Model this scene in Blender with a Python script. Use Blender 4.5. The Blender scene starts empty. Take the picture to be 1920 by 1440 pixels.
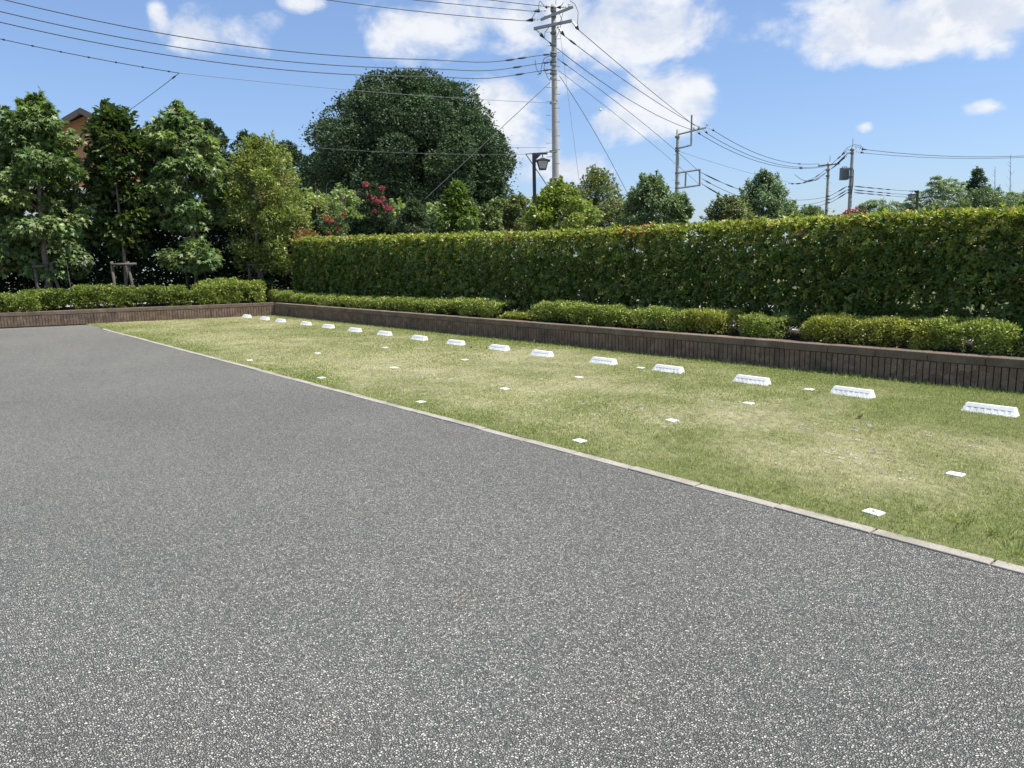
import bpy, math
import numpy as np
from mathutils import Matrix, Vector

S = bpy.context.scene
COL = S.collection
RNG = np.random.default_rng(7)

# ------------------------------------------------------------------ camera
FPX, PITCH, ROLL, YAW, CAMH = 1401.5, .16935, -.021525, 39.79, 1.581
_th = math.radians(180 - YAW)
FW = np.array([math.cos(_th)*math.cos(PITCH), math.sin(_th)*math.cos(PITCH), -math.sin(PITCH)])
_r = np.array([math.sin(_th), -math.cos(_th), 0.]); _u = np.cross(_r, FW)
RT = _r*math.cos(ROLL) + _u*math.sin(ROLL)
UP = -_r*math.sin(ROLL) + _u*math.cos(ROLL)
CP = np.array([0, 0, CAMH])
cam_d = bpy.data.cameras.new('camera'); cam = bpy.data.objects.new('camera', cam_d); COL.objects.link(cam)
cam_d.sensor_width = 36; cam_d.lens = 36*FPX/1920; cam_d.clip_start = .05; cam_d.clip_end = 3000
m = Matrix.Identity(4)
for i in range(3):
    m[i][0], m[i][1], m[i][2], m[i][3] = RT[i], UP[i], -FW[i], CP[i]
cam.matrix_world = m
S.camera = cam

# ------------------------------------------------------------------ light
SUN_EL, SUN_DIR = math.radians(63), np.array([.80, .60])      # sun stands high, over the right shoulder of the hedge
sun_v = np.array([SUN_DIR[0]*math.cos(SUN_EL), SUN_DIR[1]*math.cos(SUN_EL), math.sin(SUN_EL)])
sl = bpy.data.lights.new('sun', 'SUN'); sl.energy = 4.6; sl.angle = math.radians(.53); sl.color = (1, .955, .88)
so = bpy.data.objects.new('sun', sl); COL.objects.link(so)
so.rotation_euler = Vector(sun_v).to_track_quat('Z', 'Y').to_euler()
S.view_settings.view_transform = 'Standard'; S.view_settings.look = 'None'
S.view_settings.exposure = 0.62; S.view_settings.gamma = 1
S.cycles.max_bounces = 4; S.cycles.diffuse_bounces = 3; S.cycles.glossy_bounces = 2; S.cycles.transparent_max_bounces = 4

def ray(px, py):
    return FW + RT*((px-960)/FPX) - UP*((py-720)/FPX)
def P(px, py, d):                      # point seen at pixel, at depth d in metres
    return CP + d*ray(px, py)
def G(px, py, z=0.):                   # point of the ground
    d = ray(px, py); return CP + d*((z-CAMH)/d[2])

# ---- world: sky with fair-weather clouds
W = bpy.data.worlds.new('World'); S.world = W; W.use_nodes = True
nt = W.node_tree; nt.nodes.clear()
def N(tree, typ, **kw):
    n = tree.nodes.new(typ)
    for k, v in kw.items(): setattr(n, k, v)
    return n
def setin(tree, sock, v):
    if isinstance(v, bpy.types.NodeSocket): tree.links.new(v, sock)
    else: sock.default_value = v
def MA(tree, op, a, b=None, c=None, clamp=False):
    n = N(tree, 'ShaderNodeMath', operation=op); n.use_clamp = clamp
    for i, v in enumerate((a, b, c)):
        if v is not None: setin(tree, n.inputs[i], v)
    return n.outputs[0]
def VM(tree, op, a, b=None, scale=None):
    n = N(tree, 'ShaderNodeVectorMath', operation=op)
    setin(tree, n.inputs[0], a)
    if b is not None: setin(tree, n.inputs[1], b)
    if scale is not None: setin(tree, n.inputs['Scale'], scale)
    return n.outputs['Value'] if op in ('DOT_PRODUCT', 'LENGTH') else n.outputs[0]
def MIX(tree, fac, a, b, blend='MIX'):
    n = N(tree, 'ShaderNodeMix', data_type='RGBA', blend_type=blend)
    setin(tree, n.inputs[0], fac); setin(tree, n.inputs[6], a); setin(tree, n.inputs[7], b)
    return n.outputs[2]
def SMOOTH(tree, v, lo, hi, a=0., b=1.):
    n = N(tree, 'ShaderNodeMapRange', interpolation_type='SMOOTHSTEP')
    setin(tree, n.inputs['Value'], v); n.inputs['From Min'].default_value = lo; n.inputs['From Max'].default_value = hi
    n.inputs['To Min'].default_value = a; n.inputs['To Max'].default_value = b
    return n.outputs[0]
def NOISE(tree, vec, scale, detail=4, rough=.55, dist=0., dim='3D'):
    n = N(tree, 'ShaderNodeTexNoise', noise_dimensions=dim)
    if vec is not None: tree.links.new(vec, n.inputs['Vector'])
    n.inputs['Scale'].default_value = scale; n.inputs['Detail'].default_value = detail
    n.inputs['Roughness'].default_value = rough; n.inputs['Distortion'].default_value = dist
    return n.outputs['Fac']
def RAMP(tree, fac, stops):
    n = N(tree, 'ShaderNodeValToRGB'); el = n.color_ramp.elements
    while len(el) < len(stops): el.new(.5)
    for e, (p, c) in zip(el, stops): e.position = p; e.color = (*c, 1)
    setin(tree, n.inputs[0], fac); return n.outputs[0]

SKYK = .096
sky = N(nt, 'ShaderNodeTexSky', sky_type='NISHITA'); sky.sun_disc = False
sky.sun_elevation = SUN_EL; sky.sun_rotation = math.atan2(SUN_DIR[0], SUN_DIR[1])
sky.air_density = 1.0; sky.dust_density = .9; sky.ozone_density = 2.2
tc = N(nt, 'ShaderNodeTexCoord'); dirv = VM(nt, 'NORMALIZE', tc.outputs['Generated'])
blobs = [  # centre pixel and half sizes, turned into sky directions
    (1185, 42, 160, 78, .85), (1000, 18, 160, 60, .62), (850, 62, 160, 60, .56), (925, 240, 80, 105, 1.0), (985, 262, 70, 80, .8), (1215, 200, 108, 72, .78),
    (1265, 185, 60, 62, .8), (1075, 165, 60, 60, .45), (1130, 226, 42, 24, .85), (1085, 317, 80, 28, .7), (1790, 18, 290, 70, 1.15), (1650, 66, 170, 28, .95),
    (412, 56, 78, 46, .75), (490, 38, 32, 18, .4), (300, 32, 18, 26, .5), (566, 4, 34, 16, .55), (1845, 202, 36, 15, .7), (1620, 239, 14, 8, .45)]
val = None
for (bx, by, sx, sy, k) in blobs:
    c = ray(bx, by); c /= np.linalg.norm(c)
    e1 = np.cross(c, [0, 0, 1]); e1 /= np.linalg.norm(e1); e2 = np.cross(e1, c)
    a = VM(nt, 'DOT_PRODUCT', dirv, tuple(e1*FPX/sx)); b = VM(nt, 'DOT_PRODUCT', dirv, tuple(e2*FPX/sy))
    r2 = MA(nt, 'ADD', MA(nt, 'MULTIPLY', a, a), MA(nt, 'MULTIPLY', b, b))
    front = MA(nt, 'GREATER_THAN', VM(nt, 'DOT_PRODUCT', dirv, tuple(c)), 0.)
    g = MA(nt, 'MULTIPLY', MA(nt, 'MULTIPLY', MA(nt, 'SUBTRACT', 1.15, r2, clamp=False), k), front)
    g = MA(nt, 'MAXIMUM', g, -1.0)
    val = g if val is None else MA(nt, 'SMOOTH_MAX', val, g, .35)
# squash the noise vertically so billows have flat bases
mp = N(nt, 'ShaderNodeMapping'); nt.links.new(dirv, mp.inputs['Vector']); mp.inputs['Scale'].default_value = (1, 1, 1.5)
wv = mp.outputs[0]
n1 = NOISE(nt, wv, 11.0, 9, .57, .2)
mp2 = N(nt, 'ShaderNodeMapping'); nt.links.new(dirv, mp2.inputs['Vector']); mp2.inputs['Scale'].default_value = (1, 1, 1.5)
mp2.inputs['Location'].default_value = (-.012, -.009, -.03)
n2 = NOISE(nt, mp2.outputs[0], 11.0, 9, .57, .2)
dens0 = MA(nt, 'ADD', MA(nt, 'MULTIPLY', val, .62), MA(nt, 'MULTIPLY', MA(nt, 'SUBTRACT', n1, .52), 2.15))
alpha = SMOOTH(nt, dens0, .0, .52)
shade = MA(nt, 'SUBTRACT', n1, n2)                       # billow facing the sun side or not
lit = SMOOTH(nt, shade, -.10, .10)
thick = SMOOTH(nt, dens0, .35, 1.05)
ccol = MIX(nt, lit, (.66, .72, .84, 1), (.98, .985, 1.0, 1))
ccol = MIX(nt, thick, MIX(nt, .5, ccol, (.85, .9, 1., 1)), ccol)
skyc = N(nt, 'ShaderNodeHueSaturation'); nt.links.new(sky.outputs[0], skyc.inputs['Color'])
skyc.inputs['Saturation'].default_value = 1.0
skys = VM(nt, 'MULTIPLY', VM(nt, 'SCALE', skyc.outputs[0], scale=SKYK), (.735, .785, .93))
skys = VM(nt, 'ADD', skys, (.048, .076, .114))
cls = VM(nt, 'SCALE', ccol, scale=.64)
bg = N(nt, 'ShaderNodeBackground'); out = N(nt, 'ShaderNodeOutputWorld')
nt.links.new(MIX(nt, MA(nt, 'MULTIPLY', alpha, .96), skys, cls), bg.inputs['Color']); bg.inputs['Strength'].default_value = 1.0
nt.links.new(bg.outputs[0], out.inputs[0])

# ------------------------------------------------------------------ helpers: materials
def newmat(name):
    mt = bpy.data.materials.new(name); mt.use_nodes = True
    t = mt.node_tree; t.nodes.clear()
    o = N(t, 'ShaderNodeOutputMaterial'); b = N(t, 'ShaderNodeBsdfPrincipled')
    t.links.new(b.outputs[0], o.inputs[0])
    return mt, t, b, o
def OBJ(t):
    return N(t, 'ShaderNodeTexCoord').outputs['Object']
def BUMP(t, b, h, strength=.5, dist=.01):
    n = N(t, 'ShaderNodeBump'); n.inputs['Strength'].default_value = strength; n.inputs['Distance'].default_value = dist
    t.links.new(h, n.inputs['Height']); t.links.new(n.outputs[0], b.inputs['Normal'])
def plain(name, c, rough=.6, metal=0., var=.15, scale=8., spec=.5, bump=0.):
    mt, t, b, o = newmat(name)
    n = NOISE(t, OBJ(t), scale, 5, .6)
    lo = tuple(x*(1-var) for x in c); hi = tuple(min(1, x*(1+var)) for x in c)
    t.links.new(RAMP(t, n, [(.3, lo), (.7, hi)]), b.inputs['Base Color'])
    b.inputs['Roughness'].default_value = rough; b.inputs['Metallic'].default_value = metal
    b.inputs['Specular IOR Level'].default_value = spec
    if bump: BUMP(t, b, NOISE(t, OBJ(t), scale*6, 4), bump, .01)
    return mt
def leafmat(name, rough=.5, trans=.3, spec=.4):
    mt, t, b, o = newmat(name)
    at = N(t, 'ShaderNodeAttribute', attribute_name='Col')
    t.links.new(at.outputs['Color'], b.inputs['Base Color'])
    b.inputs['Roughness'].default_value = rough; b.inputs['Specular IOR Level'].default_value = spec
    if trans:
        tr = N(t, 'ShaderNodeBsdfTranslucent')
        t.links.new(MIX(t, 1., at.outputs['Color'], (1.0, 1.15, .55, 1), 'MULTIPLY'), tr.inputs['Color'])
        mx = N(t, 'ShaderNodeMixShader'); mx.inputs[0].default_value = trans
        t.links.new(b.outputs[0], mx.inputs[1]); t.links.new(tr.outputs[0], mx.inputs[2]); t.links.new(mx.outputs[0], o.inputs[0])
    return mt

# ------------------------------------------------------------------ helpers: meshes and tags
def tag(o, label=None, cat=None, group=None, kind=None):
    for k, v in (('label', label), ('category', cat), ('group', group), ('kind', kind)):
        if v: o[k] = v
    return o
def empty(name, loc, label, cat, group=None):
    o = bpy.data.objects.new(name, None); o.empty_display_size = .2; COL.objects.link(o); o.location = Vector([float(x) for x in loc])
    return tag(o, label, cat, group)
def origin(o):
    v = np.zeros(3)
    while o is not None: v = v + np.array(o.location); o = o.parent
    return v
def mesh_np(name, V, F, mat, parent=None, col=None, smooth=False):
    V = np.asarray(V, float)
    if parent is not None: V = V - origin(parent)
    me = bpy.data.meshes.new(name); F = np.asarray(F, np.int32); k = F.shape[1]
    me.vertices.add(len(V)); me.vertices.foreach_set('co', V.astype(np.float32).ravel())
    me.loops.add(F.size); me.loops.foreach_set('vertex_index', F.ravel())
    me.polygons.add(len(F)); me.polygons.foreach_set('loop_start', np.arange(len(F), dtype=np.int32)*k)
    me.update(calc_edges=True)
    if col is not None:
        a = me.color_attributes.new('Col', 'FLOAT_COLOR', 'POINT')
        c = np.ones((len(V), 4), np.float32); c[:, :3] = col; a.data.foreach_set('color', c.ravel())
    if smooth: me.polygons.foreach_set('use_smooth', np.ones(len(F), bool))
    me.materials.append(mat)
    o = bpy.data.objects.new(name, me); COL.objects.link(o); o.parent = parent
    return o
class MB:
    def __init__(s): s.v = []; s.f = []
    def quadbox(s, c, ax, ay, az):       # centre and three half-axis vectors
        c, ax, ay, az = map(np.asarray, (c, ax, ay, az)); b = len(s.v)
        for k in (-1, 1):
            for j in (-1, 1):
                for i in (-1, 1): s.v.append(c + i*ax + j*ay + k*az)
        for q in ((0, 2, 3, 1), (4, 5, 7, 6), (0, 1, 5, 4), (2, 6, 7, 3), (0, 4, 6, 2), (1, 3, 7, 5)): s.f.append([b+i for i in q])
        return s
    def box(s, c, size, rz=0.):
        ca, sa = math.cos(rz), math.sin(rz)
        return s.quadbox(c, np.array([ca, sa, 0])*size[0]/2, np.array([-sa, ca, 0])*size[1]/2, np.array([0, 0, size[2]/2.]))
    def poly(s, pts, z0, z1):            # vertical prism over a flat outline
        b = len(s.v); n = len(pts)
        for z in (z0, z1): s.v += [np.array([p[0], p[1], z]) for p in pts]
        s.f += [[b+i for i in range(n)][::-1], [b+n+i for i in range(n)]]
        s.f += [[b+i, b+(i+1) % n, b+n+(i+1) % n, b+n+i] for i in range(n)]
        return s
    def hull(s, bottom, top):            # loft between two outlines of 3D points
        b = len(s.v); n = len(bottom); s.v += [np.array(p, float) for p in bottom] + [np.array(p, float) for p in top]
        s.f += [[b+i for i in range(n)][::-1], [b+n+i for i in range(n)]]
        s.f += [[b+i, b+(i+1) % n, b+n+(i+1) % n, b+n+i] for i in range(n)]
        return s
    def tube(s, pts, rad, n=8, cap=True):
        pts = [np.asarray(p, float) for p in pts]; rad = [rad]*len(pts) if np.isscalar(rad) else list(rad)
        b = len(s.v); K = len(pts)
        t0 = pts[1]-pts[0]; ref = np.array([0, 0, 1.]) if abs(t0[2]) < .9*np.linalg.norm(t0) else np.array([1., 0, 0])
        for i in range(K):
            t = pts[min(i+1, K-1)] - pts[max(i-1, 0)]; t = t/(np.linalg.norm(t)+1e-12)
            x = np.cross(ref, t); x /= (np.linalg.norm(x)+1e-12); y = np.cross(t, x)
            for j in range(n):
                a = 2*math.pi*j/n; s.v.append(pts[i] + rad[i]*(math.cos(a)*x + math.sin(a)*y))
        for i in range(K-1):
            for j in range(n):
                s.f.append([b+i*n+j, b+i*n+(j+1) % n, b+(i+1)*n+(j+1) % n, b+(i+1)*n+j])
        if cap: s.f += [[b+j for j in range(n)][::-1], [b+(K-1)*n+j for j in range(n)]]
        return s
    def build(s, name, mat, parent=None, smooth=False, bevel=0.):
        org = origin(parent) if parent is not None else np.zeros(3)
        me = bpy.data.meshes.new(name); me.from_pydata([tuple(p-org) for p in s.v], [], s.f); me.update()
        me.materials.append(mat)
        if smooth:
            me.polygons.foreach_set('use_smooth', np.array([len(p.vertices) == 4 for p in me.polygons], bool))
        o = bpy.data.objects.new(name, me); COL.objects.link(o); o.parent = parent
        if bevel:
            bv = o.modifiers.new('bevel', 'BEVEL'); bv.width = bevel; bv.segments = 2; bv.limit_method = 'ANGLE'
        return o
def unit(v): return v/(np.linalg.norm(v, axis=-1, keepdims=True)+1e-12)

# value noise on the plane
def vnoise(x, y, s, seed):
    r = np.random.default_rng(seed).random((256, 256)); x = x/s+500; y = y/s+500
    xi = np.floor(x).astype(int); yi = np.floor(y).astype(int); fx = x-xi; fy = y-yi
    fx = fx*fx*(3-2*fx); fy = fy*fy*(3-2*fy); g = lambda a, b: r[a % 256, b % 256]
    return (g(xi, yi)*(1-fx)+g(xi+1, yi)*fx)*(1-fy) + (g(xi, yi+1)*(1-fx)+g(xi+1, yi+1)*fx)*fy
def fbm(x, y, s, seed, o=4):
    v = 0; a = .5; tot = 0
    for i in range(o): v = v + a*vnoise(x, y, s/2**i, seed+i); tot += a; a *= .55
    return v/tot

# ---- leaves
SHAPES = {
    'diamond': (np.array([(0, 0, 0), (.5, .45, .08), (0, 1, -.06), (-.5, .45, .08)]), np.array([(0, 1, 2), (0, 2, 3)])),
    'oval': (np.array([(0, 0, 0), (.44, .28, .10), (.46, .66, .09), (0, 1, -.07), (-.46, .66, .09), (-.44, .28, .10)]), np.array([(0, 1, 2, 3), (0, 3, 4, 5)])),
}
_st = [(0, 0, 0)]
for k, (a, l) in enumerate([(-125, .62), (-62, .92), (0, 1.), (62, .92), (125, .62)]):
    A = math.radians(a)
    if k: B = math.radians(a-31); _st.append((math.sin(B)*.27, .3+math.cos(B)*.27, .02))
    _st.append((math.sin(A)*l*.62, .3+math.cos(A)*l*.7, -.16*l))
SHAPES['star'] = (np.array(_st), np.array([(0, 1, 2), (0, 2, 3), (0, 3, 4), (0, 4, 5), (0, 5, 6), (0, 6, 7), (0, 7, 8), (0, 8, 9)]))
def leaves(name, pos, ax, nr, L, Wd, col, shape, mat, parent=None):
    T, Fq = SHAPES[shape]; n = len(pos); k = len(T)
    ax = unit(ax); nr = unit(nr - ax*(nr*ax).sum(1, keepdims=True)); xx = np.cross(ax, nr)
    L = np.broadcast_to(L, (n,)); Wd = np.broadcast_to(Wd, (n,))
    V = pos[:, None] + L[:, None, None]*(T[None, :, 1, None]*ax[:, None] + T[None, :, 2, None]*nr[:, None]) + Wd[:, None, None]*T[None, :, 0, None]*xx[:, None]
    F = (Fq[None] + (np.arange(n)*k)[:, None, None]).reshape(-1, Fq.shape[1])
    return mesh_np(name, V.reshape(-1, 3), F, mat, parent, np.repeat(col, k, axis=0))
def pick(rng, n, palette, jit=.18):
    """palette: list of (weight, rgb)"""
    w = np.array([p[0] for p in palette], float); w /= w.sum(); c = np.array([p[1] for p in palette])
    i = rng.choice(len(c), n, p=w)
    return np.clip(c[i]*(1+jit*rng.standard_normal((n, 1)))*(1+.06*rng.standard_normal((n, 3))), .003, .9)

M = {}
M['leaf'] = leafmat('foliage', .42, .32, .5)
M['gloss'] = leafmat('glossy_foliage', .38, .40, .5)
M['matte'] = leafmat('dark_foliage', .6, .18, .3)
M['petal'] = leafmat('petals', .6, .35, .2)
M['grass'] = leafmat('grass_blades', .6, .32, .25)
M['bark'] = plain('bark', (.16, .13, .10), .9, 0, .4, 14, .2, .6)
M['twig'] = plain('twigs', (.09, .075, .055), .9, 0, .3, 20, .2)
M['wood'] = plain('weathered_wood', (.12, .105, .09), .85, 0, .3, 12, .2, .3)
M['black_metal'] = plain('black_metal', (.018, .018, .02), .45, .0, .2, 6)
M['steel'] = plain('galvanised_steel', (.34, .36, .37), .5, .35, .15, 10)
M['darksteel'] = plain('dull_steel', (.17, .19, .20), .5, .4, .15, 10)
M['polecon'] = plain('pole_concrete', (.37, .36, .34), .85, 0, .1, 5, .3, .15)
M['wire'] = plain('cable', (.025, .027, .032), .6, 0, .1, 3)
M['wirelight'] = plain('thin_cable', (.10, .11, .12), .6, 0, .1, 3)
M['rubber'] = plain('black_sleeve', (.012, .012, .013), .6, 0, .1, 3)
M['porcelain'] = plain('porcelain', (.72, .72, .70), .25, 0, .05, 5)
M['soil'] = plain('soil', (.055, .04, .028), 1., 0, .5, 18, .1, .8)
M['earth'] = plain('earth', (.12, .13, .06), 1., 0, .4, .6, .1)
M['concrete'] = plain('pale_concrete', (.36, .35, .33), .9, 0, .12, 1.5, .2)

# ------------------------------------------------------------------ asphalt, lawn, kerb, ground
def asphalt_mat():
    mt, t, b, o = newmat('asphalt'); v = OBJ(t)
    wob = N(t, 'ShaderNodeTexNoise'); t.links.new(v, wob.inputs['Vector']); wob.inputs['Scale'].default_value = 70; wob.inputs['Detail'].default_value = 2
    vv = VM(t, 'ADD', v, VM(t, 'SCALE', VM(t, 'SUBTRACT', wob.outputs['Color'], (.5, .5, .5)), scale=.012))
    def vor(scale, feat='F1'):
        n = N(t, 'ShaderNodeTexVoronoi', feature=feat, voronoi_dimensions='2D'); t.links.new(vv, n.inputs['Vector']); n.inputs['Scale'].default_value = scale
        return n
    a = vor(112); e = vor(112, 'DISTANCE_TO_EDGE'); a2 = vor(190); e2 = vor(190, 'DISTANCE_TO_EDGE')
    sp = N(t, 'ShaderNodeSeparateColor'); t.links.new(a.outputs['Color'], sp.inputs[0])
    sp2 = N(t, 'ShaderNodeSeparateColor'); t.links.new(a2.outputs['Color'], sp2.inputs[0])
    stone = RAMP(t, sp.outputs[0], [(0, (.12, .12, .122)), (.3, (.24, .238, .235)), (.65, (.36, .355, .345)), (.9, (.46, .45, .43)), (1, (.55, .54, .52))])
    stone2 = RAMP(t, sp2.outputs[0], [(0, (.14, .14, .142)), (.5, (.25, .25, .248)), (.85, (.37, .365, .355)), (1, (.56, .55, .53))])
    big = MA(t, 'GREATER_THAN', sp.outputs[1], .36)
    col = MIX(t, big, stone2, stone)
    ed = MIX(t, big, e2.outputs[0], e.outputs[0])
    gap = SMOOTH(t, ed, .02, .24)
    col = MIX(t, gap, (.020, .020, .021, 1), col)
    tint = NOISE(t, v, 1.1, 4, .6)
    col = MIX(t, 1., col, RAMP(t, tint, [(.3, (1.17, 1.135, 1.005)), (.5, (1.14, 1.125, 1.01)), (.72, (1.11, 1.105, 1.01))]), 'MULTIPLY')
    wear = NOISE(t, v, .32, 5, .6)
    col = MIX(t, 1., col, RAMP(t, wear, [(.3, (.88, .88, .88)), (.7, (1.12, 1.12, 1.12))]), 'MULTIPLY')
    st_ = SMOOTH(t, NOISE(t, v, .85, 5, .62, .4), .60, .74)
    col = MIX(t, MA(t, 'MULTIPLY', st_, .30), col, MIX(t, 1., col, (.80, .72, .60, 1), 'MULTIPLY'))
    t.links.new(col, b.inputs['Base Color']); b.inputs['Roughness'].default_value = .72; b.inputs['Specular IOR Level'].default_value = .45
    h1 = SMOOTH(t, e.outputs[0], 0., .33); h2 = SMOOTH(t, e2.outputs[0], 0., .33)
    h = MA(t, 'ADD', MA(t, 'MULTIPLY', MIX(t, big, h2, h1), 1.), MA(t, 'MULTIPLY', sp.outputs[2], .8))
    BUMP(t, b, h, 1.0, .006)
    return mt
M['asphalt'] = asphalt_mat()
LA, LD = np.array([-21.55, 8.85]), np.array([-.36, -1.])/math.hypot(.36, 1)    # left planter wall: corner and run
LN = np.array([-LD[1], LD[0]]); LN = LN if LN[0] < 0 else -LN                   # away from the car park
RS = .0239
def RY(x, off=0.): return 9.3 + off + (x+2.59)*RS                               # right planter wall face
RDv = np.array([1., RS])/math.hypot(1, RS); RNv = np.array([-RDv[1], RDv[0]])
def Lpt(s, off=0.): return LA + LD*s + LN*off
def onL(px, py, off):
    d = ray(px, py); t = ((LA+LN*off)@LN)/(d[:2]@LN); return CP+d*t
def onR(px, py, off):
    d = ray(px, py); t = (9.3+off+2.59*RS)/(d[1]-RS*d[0]); return CP+d*t
lx = lambda y: LA[0] + LD[0]/LD[1]*(y-LA[1])                                    # X of the left wall at Y
KY0, KY1 = 4.09, 4.18
mb = MB(); mb.v = [np.array(p) for p in [(-700, -700, -.05), (700, -700, -.05), (700, 700, -.05), (-700, 700, -.05)]]; mb.f = [[0, 1, 2, 3]]
tag(mb.build('ground', M['earth']), kind='structure')
mb = MB(); mb.v = [np.array(p) for p in [(lx(-16)+.12, -16, 0), (14, -16, 0), (14, KY0-.006, 0), (-20.9, KY0-.006, 0), (-22.3, 4.35, 0), (lx(4.35)+.35, 4.2, 0)]]; mb.f = [list(range(6))]
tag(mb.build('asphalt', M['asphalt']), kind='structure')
mb = MB(); mb.v = [np.array(p) for p in [(-120, 12.2, -.03), (60, 12.2, -.03), (60, 21, -.03), (-120, 21, -.03)]]; mb.f = [[0, 1, 2, 3]]
tag(mb.build('road', M['concrete']), kind='structure')
o0, o1 = Lpt(-14, 4.2), Lpt(45, 4.2); o2, o3 = Lpt(45, 12), Lpt(-14, 12)
mb = MB(); mb.v = [np.array([*p, -.026]) for p in (o0, o1, o2, o3)]; mb.f = [[0, 1, 2, 3]]
tag(mb.build('path', M['concrete']), kind='structure')

def kerb_mat():
    mt, t, b, o = newmat('kerb_concrete'); v = OBJ(t)
    c = RAMP(t, NOISE(t, v, 2.2, 6, .65), [(.3, (.21, .19, .15)), (.5, (.34, .31, .255)), (.75, (.44, .405, .34))])
    c = MIX(t, SMOOTH(t, NOISE(t, v, 90, 3), .52, .7), c, (.19, .175, .14, 1))
    t.links.new(c, b.inputs['Base Color']); b.inputs['Roughness'].default_value = .9
    BUMP(t, b, NOISE(t, v, 140, 4), .4, .004); return mt
mb = MB(); k = 0; x = 9.6
while x > -20.6:
    L = .59; dz = .006+RNG.uniform(-.003, .003); dy = RNG.uniform(-.003, .003)
    mb.box((x-L/2, (KY0+KY1)/2+dy, dz-.07), (L+RNG.uniform(-.004, .002), KY1-KY0, .14), RNG.uniform(-.003, .003)); x -= .6
tag(mb.build('kerb', kerb_mat(), bevel=.006), kind='structure')
mb = MB(); mb.box((-5.4, KY0-.010, -.012), (30.4, .016, .016)); tag(mb.build('gutter', M['rubber']), kind='structure')  # no real channel: black strip added as the shade in the kerb gap

# lawn: one subdivided sheet whose colour follows the same patches as its blades
def lawn_mix(x, y):
    dry = .62*fbm(x, y, 1.3, 11) + .38*fbm(x, y, .32, 21)
    mid = np.exp(-((y-5.9)/1.25)**2); edge = np.exp(-((y-4.15)/.45)**2) + np.exp(-((y-9.1)/.5)**2)
    nearg = np.clip((x+6.5)/5, 0, 1)*np.exp(-((y-7.7)/1.0)**2)
    return np.clip((dry-.5)*1.6 + .41 + .14*mid - .42*edge - .22*nearg - .24*np.clip((x+6.5)/4, 0, 1), 0, 1)
def lawn_col(x, y, rng, n, jit=.34):
    d = lawn_mix(x, y)[:, None]
    g = np.array([.21, .27, .075]); yg = np.array([.375, .395, .145]); st = np.array([.53, .49, .28])
    q = np.clip(d + .38*rng.standard_normal((n, 1)), 0, 1)
    c = np.where(q < .5, g+(yg-g)*q*2, yg+(st-yg)*(q-.5)*2)
    return np.clip(c*(1+jit*rng.standard_normal((n, 1))), .01, .8)
def lawn_base():
    nx, ny = 720, 150
    ys = np.linspace(KY1, 9.6, ny); T = np.linspace(0, 1, nx)**.8
    Y, Tt = np.meshgrid(ys, T, indexing='ij')
    x1 = 6.; X = x1 + (np.vectorize(lambda y: lx(y)+.02)(Y)-x1)*Tt
    X = np.where((Y < 4.4) & (X < -20.6), X, X)
    Z = .004 + .012*(fbm(X.ravel(), Y.ravel(), .5, 5)-.5).reshape(X.shape)
    V = np.stack([X, Y, Z], -1).reshape(-1, 3)
    i = np.arange(ny*nx).reshape(ny, nx)
    F = np.stack([i[:-1, :-1], i[:-1, 1:], i[1:, 1:], i[1:, :-1]], -1).reshape(-1, 4)
    d = lawn_mix(V[:, 0], V[:, 1])[:, None]
    c = np.array([.18, .19, .08])*(1-d) + np.array([.40, .365, .235])*d
    c = c*(1+.15*RNG.standard_normal((len(V), 1)))
    mt, t, b, o = newmat('lawn'); at = N(t, 'ShaderNodeAttribute', attribute_name='Col')
    t.links.new(MIX(t, 1., at.outputs['Color'], RAMP(t, NOISE(t, OBJ(t), 130, 3), [(.3, (.55, .55, .5)), (.65, (1.1, 1.1, 1.1))]), 'MULTIPLY'), b.inputs['Base Color'])
    b.inputs['Roughness'].default_value = 1; b.inputs['Specular IOR Level'].default_value = .1
    BUMP(t, b, NOISE(t, OBJ(t), 160, 4), .8, .01)
    return tag(mesh_np('lawn', V, F, mt, None, np.clip(c, .01, .8)), kind='structure')
lawn_base()
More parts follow.
